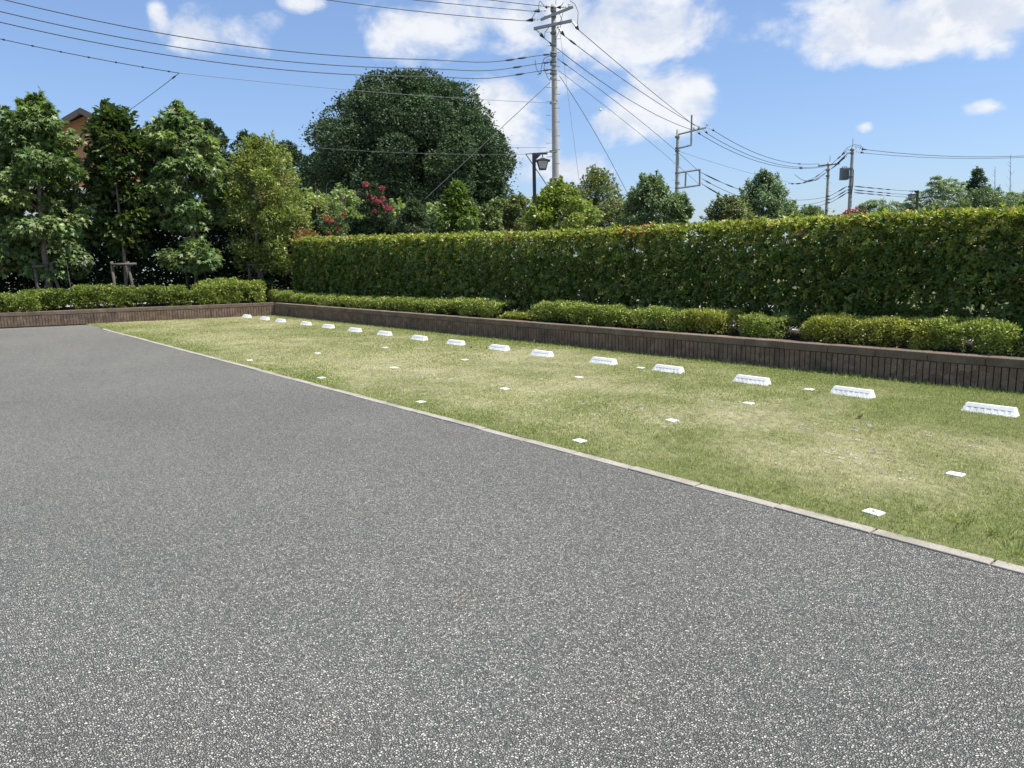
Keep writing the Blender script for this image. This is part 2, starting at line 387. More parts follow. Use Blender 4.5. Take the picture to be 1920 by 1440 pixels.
def grass():
    rng = np.random.default_rng(3); X = []; Y = []
    for (a, b_, den) in ((-3.5, 2., 9500), (-7, -3.5, 6500), (-12, -7, 3400), (-24, -12, 1900)):
        n = int((b_-a)*5.1*den); X.append(rng.uniform(a, b_, n)); Y.append(rng.uniform(KY1-.015, 9.32, n))
    x = np.concatenate(X); y = np.concatenate(Y)
    k = (y < 9.28+(x+2.59)*RS) & (x > LA[0]+LD[0]/LD[1]*(y-LA[1]) + .03)
    d = lawn_mix(x, y); k &= rng.random(len(x)) > .45*d
    x, y, d = x[k], y[k], d[k]; n = len(x)
    wall = np.clip((y - (RY(x)-.45))/.45, 0, 1); kerb = np.clip(1-(y-KY1)/.12, 0, 1)
    tuft = np.clip((vnoise(x, y, .16, 77)-.62)*3.0, 0, 1)
    L = rng.uniform(.010, .026, n)*(1 + .9*wall**2 + .5*tuft + .1*kerb)*(1.05-.35*d)
    L *= np.where((wall > .5) & (rng.random(n) < .08), 2.2, 1.)
    w = np.where(x > -4, .0026, np.where(x > -9, .0042, .0075))*rng.uniform(.7, 1.3, n)
    az = rng.uniform(0, 2*math.pi, n); tilt = rng.uniform(.25, 1.25, n)
    for (wx, wy, wr, wn) in [(G(1885, 1003)[0], G(1885, 1003)[1], .10, 90), (G(1800, 975)[0], G(1800, 975)[1], .08, 60), (G(1745, 955)[0], G(1745, 955)[1], .06, 40), (G(1905, 1035)[0], G(1905, 1035)[1], .09, 70), (G(1270, 700)[0], G(1270, 700)[1], .15, 60), (G(1690, 735)[0], RY(-4)-.07, .08, 40), (G(1560, 720)[0], RY(-4)-.07, .07, 40), (-6.4, RY(-6.4)-.06, .08, 40), (-9.2, RY(-9.2)-.06, .1, 40), (-3.0, RY(-3)-.06, .1, 60)]:
        q = np.argsort((x-wx)**2+(y-wy)**2)[:wn*3:3]; L[q] = rng.uniform(.035, .075, len(q)); w[q] *= 1.5; tilt[q] = rng.uniform(.6, 1.2, len(q)); az[q] = np.arctan2(y[q]-wy, x[q]-wx)+rng.normal(0, .5, len(q))
    dx, dy = np.cos(az), np.sin(az); sx, sy = -dy, dx
    p = np.stack([x, y, np.full(n, .002)], 1)
    mid = p + np.stack([dx*np.sin(tilt*.6)*L*.55, dy*np.sin(tilt*.6)*L*.55, np.cos(tilt*.6)*L*.55], 1)
    tip = mid + np.stack([dx*np.sin(tilt)*L*.5, dy*np.sin(tilt)*L*.5, np.cos(tilt)*L*.5], 1)
    s = np.stack([sx, sy, np.zeros(n)], 1)*w[:, None]
    V = np.stack([p-s*.5, p+s*.5, mid+s*.4, mid-s*.4, tip], 1)
    b = (np.arange(n)*5)[:, None]
    F3 = np.concatenate([b+np.array([0, 1, 2]), b+np.array([0, 2, 3]), b+np.array([3, 2, 4])])
    c = lawn_col(x, y, rng, n)
    return tag(mesh_np('grass', V.reshape(-1, 3), F3, M['grass'], None, np.repeat(c, 5, 0)), kind='stuff', label='short patchy green and straw coloured turf beside the asphalt', cat='grass')
grass()
def turf_rings():                       # plastic turf cells showing where the grass is thin
    rng = np.random.default_rng(9); s = .062
    gx, gy = np.meshgrid(np.arange(-13, 1.5, s), np.arange(4.3, 8.6, s)); gx = gx + (np.round(gy/s) % 2)*s/2
    x, y = gx.ravel(), gy.ravel(); d = .6*fbm(x, y, .9, 41) + .4*lawn_mix(x, y)
    k = ((d + .06*rng.standard_normal(len(x))) > .56) & (rng.random(len(x)) < .13) & (rng.random(len(x)) < np.clip((x+10)/6, .1, 1)); x, y = x[k]+rng.normal(0, .006, k.sum()), y[k]+rng.normal(0, .006, k.sum()); n = len(x)
    A = np.linspace(0, 2*math.pi, 9)[:-1]; prof = [(.017, .003), (.017, .010), (.0205, .010), (.0205, .003)]
    V = np.stack([np.stack([x[:, None]+r*np.cos(A), y[:, None]+r*np.sin(A), np.full((n, 8), z)], -1) for r, z in prof], 1)
    F = []
    for q in range(3):
        for j in range(8): F.append((q*8+j, q*8+(j+1) % 8, (q+1)*8+(j+1) % 8, (q+1)*8+j))
    F = (np.array(F)[None] + (np.arange(n)*32)[:, None, None]).reshape(-1, 4)
    mt = plain('turf_cell_plastic', (.42, .40, .33), .7, 0, .4, 3)
    tag(mesh_np('turf_grid', V.reshape(-1, 3), F, mt), kind='stuff', label='rings of a pale plastic turf grid showing through thin grass', cat='turf grid')
turf_rings()

# ------------------------------------------------------------------ planter walls
def brick_mat():
    mt, t, b, o = newmat('brick'); v = OBJ(t)
    vor = N(t, 'ShaderNodeTexVoronoi', voronoi_dimensions='3D'); t.links.new(v, vor.inputs['Vector']); vor.inputs['Scale'].default_value = 11
    sp = N(t, 'ShaderNodeSeparateColor'); t.links.new(vor.outputs['Color'], sp.inputs[0])
    c = RAMP(t, sp.outputs[0], [(0, (.15, .098, .068)), (.5, (.20, .136, .096)), (1, (.25, .182, .132))])
    c = MIX(t, SMOOTH(t, NOISE(t, v, 60, 5, .7), .48, .68), c, (.09, .06, .042, 1))
    c = MIX(t, SMOOTH(t, NOISE(t, v, 1.6, 5, .65), .52, .74), c, (.075, .066, .055, 1))
    mp = N(t, 'ShaderNodeMapping'); t.links.new(v, mp.inputs[0]); mp.inputs['Scale'].default_value = (9, 9, .7)
    c = MIX(t, MA(t, 'MULTIPLY', SMOOTH(t, NOISE(t, mp.outputs[0], 1., 4, .6), .52, .72), .55), c, (.06, .052, .042, 1))
    t.links.new(c, b.inputs['Base Color']); b.inputs['Roughness'].default_value = .93
    BUMP(t, b, NOISE(t, v, 75, 6, .7), .8, .012); return mt
def coping_mat():
    mt, t, b, o = newmat('coping_brick'); v = OBJ(t)
    c = RAMP(t, NOISE(t, v, 3.0, 6, .7), [(.3, (.10, .073, .052)), (.55, (.175, .128, .09)), (.75, (.25, .20, .15))])
    c = MIX(t, SMOOTH(t, NOISE(t, v, 38, 5, .7), .58, .75), c, (.30, .26, .20, 1))
    t.links.new(c, b.inputs['Base Color']); b.inputs['Roughness'].default_value = .93
    BUMP(t, b, NOISE(t, v, 60, 6, .7), .7, .012); return mt
M['brick'] = brick_mat(); M['coping'] = coping_mat(); M['mortar'] = plain('mortar', (.045, .036, .030), .95, 0, .3, 10, .1)
def planter(name, p0, d, nrm, length, H, label):
    """face line from p0 along d; nrm points out of the car park"""
    e = empty(name, (*p0, 0), label, 'wall', 'brick planter walls'); z3 = np.array([0, 0, 1.])
    d3 = np.array([*d, 0]); n3 = np.array([*nrm, 0]); at = lambda s, off, z: np.array([*p0, 0]) + d3*s + n3*off + z3*z
    th = .20
    MB().quadbox(at(length/2, .012+th/2-.006, (H-.10)/2-.05), d3*length/2, n3*(th/2-.006), z3*((H-.10)/2+.05)).build('core', M['mortar'], e)
    br = MB(); s = 0.; rng = np.random.default_rng(int(length*10))
    while s < length-.02:
        w = .062; jit = rng.uniform(-.0025, .0025)
        br.quadbox(at(s+.0365, .0095+jit, H-.10-.105), d3*w/2, n3*.0095, z3*.100)
        br.quadbox(at(s+.0365, .0095-jit, .042), d3*w/2, n3*.0095, z3*.042)
        s += .073
    br.build('brickwork', M['brick'], e, bevel=.003)
    cp = MB(); s = 0.
    while s < length-.01:
        l = min(.60, length-s)
        cp.quadbox(at(s+l/2, .098+rng.uniform(-.002, .002), H-.05+rng.uniform(-.0015, .0015)), d3*(l/2-.002), n3*.104, z3*.049); s += .6
    cp.build('coping', M['coping'], e, bevel=.008)
    return e
planter('planter_wall', np.array([LA[0]+.02, RY(LA[0])]), RDv, RNv, 29.4, .37, 'long dark brick planter wall running below the tall hedge')
planter('planter_wall', LA, LD, LN, 24., .385, 'sunlit brown brick planter wall below the row of trees')
c0 = np.array([LA[0]+.03, RY(LA[0])])
mb = MB(); mb.v = [np.array([x, RY(x, .19), .31]) for x in (-22, 8)] + [np.array([x, RY(x, 2.0), .31]) for x in (8, -24)]
mb.f = [[0, 1, 2, 3]]; b_ = 4
mb.v += [np.array([*Lpt(-.02, .19), .314]), np.array([*Lpt(24, .19), .314]), np.array([*Lpt(24, 3.6), .314]), np.array([*Lpt(-6, 3.6), .314])]; mb.f.append([4, 5, 6, 7][::-1])
b_ = len(mb.v)
mb.v += [np.array([-24, RY(-24, 2.0), .31]), np.array([8, RY(8, 2.), .31]), np.array([8, RY(8, 2.2), -.06]), np.array([-24, RY(-24, 2.2), -.06])]; mb.f.append([b_, b_+1, b_+2, b_+3])
b_ = len(mb.v)
mb.v += [np.array([*Lpt(-6, 3.6), .314]), np.array([*Lpt(24, 3.6), .314]), np.array([*Lpt(24, 3.8), -.06]), np.array([*Lpt(-6, 3.8), -.06])]; mb.f.append([b_, b_+1, b_+2, b_+3])
tag(mb.build('soil', M['soil']), kind='structure')

# ------------------------------------------------------------------ wheel stops and bay markers
M['stopbody'] = plain('stop_concrete', (.73, .725, .70), .8, 0, .2, 11, .3, .3)
M['stoprib'] = plain('stop_white', (.76, .755, .73), .75, 0, .2, 7, .3, .15)
stop_px = [(450, 594), (485, 598), (519, 602), (561, 608), (603, 613.5), (656, 620), (707, 627), (772, 636), (839, 645), (921, 655), (1011, 665), (1124, 680), (1245, 696), (1411, 716), (1597, 741), (1856, 778)]
ordn = ['first', 'second', 'third', 'fourth', 'fifth', 'sixth', 'seventh', 'eighth']
proto = None
for i, p in enumerate(stop_px):
    g = G(p[0], p[1], .04)
    near = 15-i
    lab = ('white concrete wheel stop, the one nearest the planter corner' if i == 0 else
           'largest white concrete wheel stop with a dirty chipped lower corner, nearest the camera' if near == 0 else
           f'white concrete wheel stop, {ordn[i]} of the row counted from the planter corner' if i < 8 else
           f'white concrete wheel stop, {ordn[near]} of the row counted from the largest one')
    loc = (g[0]-.085, 7.97+.02*math.sin(i*2.3), .0)
    if proto is None:
        e = proto = empty('wheel_stop', loc, lab, 'wheel stop', 'white wheel stops across the lawn')
        lo = np.array(loc); L, D0, Hh = .485, .145, .082
        q = lambda x, y, z: lo + np.array([x, y, z])
        bt = [q(-L/2, -D0/2, -.02), q(L/2, -D0/2, -.02), q(L/2, D0/2, -.02), q(-L/2, D0/2, -.02)]
        tp = [q(-L/2+.035, -D0/2+.075, Hh), q(L/2-.035, -D0/2+.075, Hh), q(L/2-.035, D0/2-.02, Hh), q(-L/2+.035, D0/2-.02, Hh)]
        MB().hull(bt, tp).build('body', M['stopbody'], e, bevel=.006)
        rb = MB(); sl_ = np.array([0, .075, Hh+.02]); sl_ /= np.linalg.norm(sl_); sn = np.array([0, -sl_[2], sl_[1]])
        f0 = q(0, -D0/2, -.02); sll = math.hypot(.075, Hh+.02)
        for (t0, t1) in ((.0, .36), (.68, 1.)):
            wd = L/2 - .035*((t0+t1)/2) - .004
            rb.quadbox(f0 + sl_*sll*(t0+t1)/2 + sn*.001, np.array([wd, 0, 0]), sl_*sll*(t1-t0)/2, sn*.0028)
        for k in range(8):
            xx = -(L/2-.04) + k*(L-.08)/7
            wd = .011 if 0 < k < 7 else .018
            rb.quadbox(f0 + np.array([xx, 0, 0]) + sl_*sll*.52 + sn*.001, np.array([wd, 0, 0]), sl_*sll*.155, sn*.0022)
        rb.build('rib_frame', M['stoprib'], e, bevel=.003)
    else:
        e = proto.copy(); COL.objects.link(e); e.location = loc; e['label'] = lab
        for ch in list(proto.children):
            c = ch.copy(); COL.objects.link(c); c.parent = e
    e.rotation_euler = (0, 0, .012*math.sin(i*1.7))
proto.rotation_euler = (0, 0, .01)
M['paint'] = plain('white_plate', (.74, .735, .70), .7, 0, .18, 30)
rows = [('kerb row', 4.43, [1.57-1.0, -1.93, -4.43, -6.91, -9.37, -11.95]), ('second row', 5.61, [.6, -1.9, -4.37, -6.88, -9.44, -11.95]),
        ('third row', 6.82, [-1.72, -4.32, -6.83, -9.33, -11.74]), ('row beside the wheel stops', 7.98, [-4.28, -6.77])]
seq = {0: 'nearest', 1: 'second nearest', 2: 'third nearest', 3: 'fourth nearest', 4: 'fifth nearest', 5: 'sixth nearest', 6: 'farthest'}
mproto = None
for ri, (rn, yy, xs) in enumerate(rows):
    vis = [x for x in xs if x < -.3 - (1.2 if ri == 2 else 0) or ri == 3]
    for k, x in enumerate(vis):
        nm = 'farthest' if k == len(vis)-1 else seq[k]
        lab = f'small white bay marker in the {rn}, {nm} of its row'
        loc = (x, yy, .003)
        if mproto is None:
            mproto = e = empty('bay_marker', loc, lab, 'bay marker', 'white bay markers set in the lawn')
            MB().box(loc, (.104, .09, .022)).build('plate', M['paint'], e, bevel=.004)
            MB().tube([np.array(loc)+[0, 0, .009], np.array(loc)+[0, 0, .0145]], .009, 8).build('stud', M['darksteel'], e)
        else:
            e = mproto.copy(); COL.objects.link(e); e.location = loc; e['label'] = lab
            for ch in list(mproto.children):
                c = ch.copy(); COL.objects.link(c); c.parent = e
        e.rotation_euler = (0, 0, .12*math.sin(x*3+yy))
M['deadleaf'] = plain('dead_leaf', (.10, .05, .025), .8, 0, .3, 30)
for i, (px, py, lab) in enumerate([(883, 651, 'dark curled dead leaf on the grass among the wheel stops'), (1612, 780, 'brown dead leaf on the grass below the second largest wheel stop'), (1140, 673, 'brown dead leaf just behind a wheel stop')]):
    g = G(px, py, .03); mb = MB(); a = i*1.3; cx, sx = math.cos(a)*.05, math.sin(a)*.05
    mb.v = [g+np.array(v) for v in [(-cx, -sx, .012), (-sx*.5, cx*.5, -.004), (cx, sx, .022), (sx*.5, -cx*.5, -.004), (0, 0, -.014)]]
    mb.f = [[0, 4, 1], [1, 4, 2], [2, 4, 3], [3, 4, 0]]
    tag(mb.build('fallen_leaf', M['deadleaf']), lab, 'leaf', 'dead leaves on the lawn')

# ------------------------------------------------------------------ hedge
def tall_hedge():
    rng = np.random.default_rng(21)
    x0, x1, f0, th = -21.9, 4.2, .88, .85
    e = empty('clipped_hedge', (-8, RY(-8, 1.3), .3), 'tall clipped hedge of large glossy leaves with a yellow green top', 'hedge')
    top = lambda x: 1.985 + .22*np.clip((-11-x)/10.5, 0, 1) - .02*np.clip((x+5)/4, 0, 1)
    den = lambda x: np.where(x > -6, 265, np.where(x > -12, 210, 150))
    pos = []; out = []; knd = []
    def add(n, fn):
        p, o, k = fn(n); pos.append(p); out.append(o); knd.append(k)
    for (a, b_, d) in ((-5.5, x1, 290), (-11.5, -5.5, 215), (x0, -11.5, 150)):
        def front(n):
            x = rng.uniform(a, b_, n); z = rng.uniform(.52, 1., n); t = rng.random(n)
            H = top(x); z = .42 + (H-.42)*t**.95
            lump = fbm(x*1.0, z*1.0, .42, 51)-.5; lump2 = fbm(x, z, 1.6, 61)-.5
            dep = -.20*lump*1.3 - .16*lump2 + np.abs(rng.normal(0, .10, n))
            dep = dep + .25*np.clip((.8-z)/.4, 0, 1)*rng.random(n)
            # thin foot: fewer leaves low down, more so to the right
            keep = rng.random(n) < np.clip((z-.40)/.25 + .5 - .40*np.clip((x+5.2)/2, 0, 1), 0.12, 1)
            gap = fbm(x, z, .30, 91); keep &= ~((gap > .63) & (z < 1.1) & (x > -4.4) & (rng.random(n) < .7))
            nr = np.stack([rng.normal(0, .45, n), -1+rng.normal(0, .3, n), .5+rng.normal(0, .4, n)+1.1*np.clip((z-H+.35)/.35, 0, 1)], 1)
            p = np.stack([x, RY(x, f0)+dep, z], 1)
            return p[keep], nr[keep], (np.clip((z-(H-.55))/.5, 0, 1))[keep]
        add(int((b_-a)*1.5*d*2.0), front)
        def topf(n):
            x = rng.uniform(a, b_, n); y = rng.random(n)
            z = top(x) + (fbm(x, y, .35, 71)-.5)*.06 + rng.normal(0, .018, n) + np.where(rng.random(n) < .025, rng.uniform(.0, .09, n), 0)
            z = z - .05*(y < .08)
            nr = np.stack([rng.normal(0, .4, n), rng.normal(-.15, .4, n), np.ones(n)], 1)
            return np.stack([x, RY(x, f0+.0)+y*th, z], 1), nr, np.ones(n)
        add(int((b_-a)*th*d*1.7), topf)
        def inner(n):
            x = rng.uniform(a, b_, n); z = .42+(top(x)-.47)*rng.random(n); y = rng.uniform(.15, 1.05, n)
            keep = ~((z < 1.0) & (x > -4.4) & (rng.random(n) < .5))
            return np.stack([x, RY(x, f0)+y*th, z], 1)[keep], rng.normal(0, 1, (n, 3))[keep]+np.array([0, .4, .3]), np.zeros(n)[keep]
        add(int((b_-a)*1.5*d*2.4), inner)
    nE = 900; z = rng.uniform(.5, 2.2, nE); y = rng.uniform(0, th, nE)      # far left end of the hedge
    pos.append(np.stack([np.full(nE, x0)+rng.normal(0, .08, nE), RY(x0, f0)+y, z], 1)); out.append(np.array([-1, 0, .3])+rng.normal(0, .4, (nE, 3))); knd.append(np.clip((z-1.8)/.4, 0, 1))
    pos = np.concatenate(pos); out = unit(np.concatenate(out)); knd = np.concatenate(knd); n = len(pos); K = 6
    # rosettes of leaves around each shoot
    ref = unit(np.cross(out, rng.normal(0, 1, (n, 3)))); ref2 = np.cross(out, ref)
    ang = (np.arange(K)/K*2*math.pi)[None] + rng.uniform(0, 6.28, (n, 1)) + rng.normal(0, .25, (n, K))
    rad = ref[:, None]*np.cos(ang)[..., None] + ref2[:, None]*np.sin(ang)[..., None]
    opn = np.where(knd[:, None] > .75, rng.uniform(.45, 1.0, (n, K)), rng.uniform(.7, 1.3, (n, K)))[..., None]
    ax = rad*np.sin(opn) + out[:, None]*np.cos(opn); nr = out[:, None]*np.sin(opn) - rad*np.cos(opn)
    nr = nr + rng.normal(0, .22, nr.shape)
    ax = ax + np.array([0, 0, -.15])
    p = np.repeat(pos[:, None], K, 1) + ax*.006
    keep = rng.random((n, K)) < .90
    shoot = rng.random(n)                       # age of the shoot: old leaves deep green, young tips lime or copper
    k3 = knd[:, None]
    red = (fbm(pos[:, 0], pos[:, 1]*0, .8, 101) + .16*np.clip((pos[:, 0]+3.6)/1.0, 0, 1.6) - .05)
    c = pick(rng, n, [(4, (.085, .14, .027)), (4, (.115, .175, .034)), (2, (.16, .215, .040)), (1.3, (.21, .24, .05)), (.08, (.23, .17, .05))])
    young = pick(rng, n, [(4, (.34, .37, .07)), (3, (.43, .43, .10)), (2, (.24, .28, .055)), (1.2, (.48, .43, .16))])
    cop = pick(rng, n, [(3, (.30, .15, .05)), (2, (.34, .20, .08)), (1, (.24, .08, .035))])
    isy = rng.random(n) < np.where(knd > .9, .93, knd**1.15*.85+.04)
    isr = isy & (rng.random(n) < np.clip((red-.60)*4.5, 0.015, .45)) & (knd > .8)
    c = np.where(isy[:, None], young, c); c = np.where(isr[:, None], cop, c)
    cl = np.repeat(c[:, None], K, 1)*(1+.13*rng.standard_normal((n, K, 1)))
    Lf = np.repeat(np.where(isy, rng.uniform(.05, .075, n), rng.uniform(.06, .092, n))[:, None], K, 1)*rng.uniform(.75, 1.12, (n, K))
    farx = np.where(pos[:, 0] < -11.5, 1.15, 1.)[:, None]; Lf = Lf*farx
    kk = keep.ravel()
    leaves('foliage', p.reshape(-1, 3)[kk], ax.reshape(-1, 3)[kk], nr.reshape(-1, 3)[kk], Lf.ravel()[kk], (Lf*.43).ravel()[kk], np.clip(cl.reshape(-1, 3)[kk], .004, .8), 'oval', M['gloss'], e)
    x = x0+.3; i = 0                                        # the stems of the hedge plants, each with its forks
    while x < x1 and i < 60:
        st = MB(); y = RY(x, f0+.42+rng.uniform(-.08, .08)); b0 = np.array([x, y, .26]); hh = rng.uniform(.5, .75)
        fk = b0+np.array([rng.normal(0, .04), rng.normal(0, .03), hh]); st.tube([b0, fk], [.024, .018], 6)
        for q in range(5):
            a = rng.uniform(0, 6.28); t1 = fk+np.array([math.cos(a)*.22, math.sin(a)*.16, .3]); t2 = t1+np.array([math.cos(a)*.13, math.sin(a)*.12-.03, rng.uniform(.2, .7)])
            st.tube([fk, t1, t2], [.013, .010, .005], 5)
        for q in range(3):
            a = rng.uniform(0, 6.28); st.tube([b0+[0, 0, .25], b0+np.array([math.cos(a)*.3, math.sin(a)*.25, .35+rng.uniform(0, .12)]), b0+np.array([math.cos(a)*.5, math.sin(a)*.3, .6])], [.010, .008, .004], 5)
        st.build('stem', M['twig'], e, True); x += rng.uniform(.42, .62); i += 1
tall_hedge()

# ------------------------------------------------------------------ clipped low shrubs
def ellipsoid_pts(rng, n, c, r, flat=0.):
    u = unit(rng.normal(0, 1, (n, 3))); u[:, 2] = np.where(u[:, 2] < -.75, -u[:, 2], u[:, 2])
    s = rng.uniform(.72, 1.03, n)[:, None]
    return c + u*s*r, u
def shrub(label, cx, off, halfx, halfy, h, side, palette, seed, n, leafL=.030, group='low clipped shrubs along the planter', z0=.31, ragged=.04, glossy='leaf', hk=1.0):
    rng = np.random.default_rng(seed)
    if side == 'R': base = np.array([cx, RY(cx, off)]); d, nn = RDv, RNv
    else: base = Lpt(cx, off); d, nn = LD, LN
    e = empty('low_shrub', (*base, z0), label, 'shrub', group)
    ncl = max(10, int(halfx*34)); n = int(n*2.0); h = h*hk; P_ = []; U_ = []
    for q in range(ncl):
        s = rng.uniform(-1, 1)*halfx*.93; t = rng.uniform(-.75, .75)*halfy; zz = h*rng.uniform(.30, .80)
        rr = np.array([rng.uniform(.12, .2), rng.uniform(.12, .18), h*rng.uniform(.22, .34)])
        c = np.array([*(base + d*s + nn*t), z0+zz]); pp, uu = ellipsoid_pts(rng, n//ncl, c, rr); P_.append(pp); U_.append(uu)
    p = np.concatenate(P_); u = np.concatenate(U_); k = len(p)
    m_ = int(k*.38); ub = rng.uniform(-1, 1, (m_, 3)); f_ = rng.integers(0, 4, m_)
    ub[f_ < 2, 2] = .92; ub[f_ == 2, 1] = -1.; ub[:, 0] *= (1-.10*np.abs(ub[:, 2])**3)
    q2 = base + d*(ub[:, 0]*halfx)[:, None] + nn*(ub[:, 1]*halfy*1.1*(1-.12*np.abs(ub[:, 0])**4))[:, None]
    zb_ = z0 + h*(.57+.43*ub[:, 2]*(1-.25*np.abs(ub[:, 0])**5)*(1-.12*np.abs(ub[:, 1])**4)) + .55*h*(fbm(q2[:, 0], q2[:, 1], .24, seed+3)-.5) - .04*h
    pb = np.column_stack([q2, zb_]); un = np.zeros((m_, 3)); un[f_ < 2, 2] = 1; un[f_ >= 2, :2] = -nn; hole = fbm(ub[:, 0]*halfx, zb_, .16, seed+9) > .50
    kp = ~(hole & (zb_ < z0+h*.75)); p = np.concatenate([p, pb[kp]]); u = np.concatenate([u, un[kp]]); k = len(p)
    top = z0 + h*(1 + .4*(fbm(p[:, 0], p[:, 1], .3, seed)-.5))
    p[:, 2] = np.minimum(p[:, 2], top + np.abs(rng.normal(0, ragged, k))*(rng.random(k) < .3))
    p = p + rng.normal(0, .012, p.shape)
    ax = u*.7 + rng.normal(0, .6, (k, 3)) + np.array([0, 0, .35]); nr = u*.5 + np.array([0, 0, .9]) + rng.normal(0, .45, (k, 3))
    L = rng.uniform(.7, 1.25, k)*leafL
    leaves('foliage', p, ax, nr, L, L*.52, pick(rng, k, palette, .22), 'diamond', M[glossy], e)
    for q in range(max(3, min(8, int(halfx*6)))):
        sx_ = rng.uniform(-.8, .8)*halfx; b0 = np.array([*(base + d*sx_), z0-.05]); a = rng.uniform(0, 6.28)
        MB().tube([b0, b0+np.array([math.cos(a)*.05, math.sin(a)*.05, h*.4]), b0+np.array([math.cos(a)*.14, math.sin(a)*.12, h*.8])], [.010, .007, .003], 5).build('stem', M['twig'], e)
PALB = [(4, (.27, .335, .065)), (3, (.34, .385, .08)), (2, (.17, .24, .05)), (1.3, (.44, .45, .15)), (.4, (.26, .20, .06))]
PALY = [(4, (.32, .345, .06)), (3, (.39, .40, .075)), (2, (.21, .25, .05)), (1.2, (.44, .37, .10))]
PALD = [(4, (.035, .070, .018)), (3, (.05, .09, .02)), (1, (.09, .12, .03))]
PALG = [(4, (.17, .23, .042)), (3, (.23, .28, .055)), (2, (.31, .345, .085)), (1.0, (.11, .16, .035))]
def RX(px, py=600): return onR(px, py, .55)[0]
rs = [  # pixel span on the right planter, height, palette, label
    (518, 568, .40, PALB, 'round yellow green shrub at the planter corner beside the hedge end'),
    (566, 650, .34, PALB, 'low yellow green shrub second from the planter corner'),
    (640, 752, .34, PALB, 'ragged yellow green shrub in front of the far half of the hedge'),
    (752, 856, .37, PALB, 'bright shrub at the far side of a two shrub clump under the hedge'),
    (850, 962, .40, PALB, 'bright rounded shrub just before the gap under the lamp post'),
    (962, 1008, .16, PALY, 'tiny yellow shrub in the gap below the lamp post'),
    (1014, 1130, .43, PALB, 'bright green shrub right of the tiny yellow shrub'),
    (1105, 1208, .38, PALB, 'sloping green shrub between two taller bright shrubs'),
    (1206, 1300, .40, PALB, 'leafy bright shrub on the left of a wall-side pair'),
    (1285, 1380, .39, PALY, 'yellowing shrub on the right of a wall-side pair'),
    (1400, 1490, .37, PALB, 'small rounded shrub standing alone between two gaps'),
    (1528, 1640, .40, PALY, 'flat topped yellowish shrub starting the nearest long row'),
    (1620, 1760, .40, PALY, 'flat topped yellow shrub with bare twigs in the middle of the nearest row'),
    (1740, 1912, .43, PALB, 'greener flat topped shrub ending the nearest row'),
    (1918, 2080, .36, PALD, 'dark green shrub cut off by the right edge')]
for i, (a, b_, h, pal, lab) in enumerate(rs):
    xa, xb = RX(a, 585 if a < 800 else 620), RX(b_, 585 if a < 800 else 620); w = (xb-xa)/2
    n = int(np.clip(w*2*5200, 1500, 5600)); shrub(lab, (xa+xb)/2, .52, w, .24, h, 'R', pal, 300+i, n, .032 if xa > -9 else .042, hk=.95)
def LS(px, py=560, off=.6):
    q = onL(px, py, off)[:2]; return (q-LA)@LD
ls = [(-130, 20, .42, PALG, .5, 'green shrub at the left edge below the first tree'), (0, 75, .44, PALG, .45, 'yellow green shrub under the left edge of the tree row'), (40, 128, .50, PALG, .85, 'darker spreading shrub around the leftmost tree trunk'),
      (138, 240, .56, PALG, .55, 'long dense green shrub below the broad leaved tree'), (225, 345, .52, PALG, .55, 'green shrub below the second star leaved tree'),
      (335, 395, .40, PALG, .5, 'sparse low shrub beside the brightest shrub'), (372, 448, .62, PALB, .5, 'tallest brightest yellow green shrub near the planter corner'), (432, 492, .56, PALB, .5, 'bright shrub with a bare foot next to the planter corner'),
      (440, 520, .62, PALD, 1.3, 'dark green shrub behind the bright ones at the corner')]
for i, (a, b_, h, pal, off, lab) in enumerate(ls):
    sa, sb = LS(a), LS(b_); w = abs(sb-sa)/2
    shrub(lab, (sa+sb)/2, off, w*1.05, .34, h, 'L', pal, 400+i, int(np.clip(w*2*3600, 2200, 6500)), .058, 'shrubs below the tree row', ragged=.07, hk=1.2)

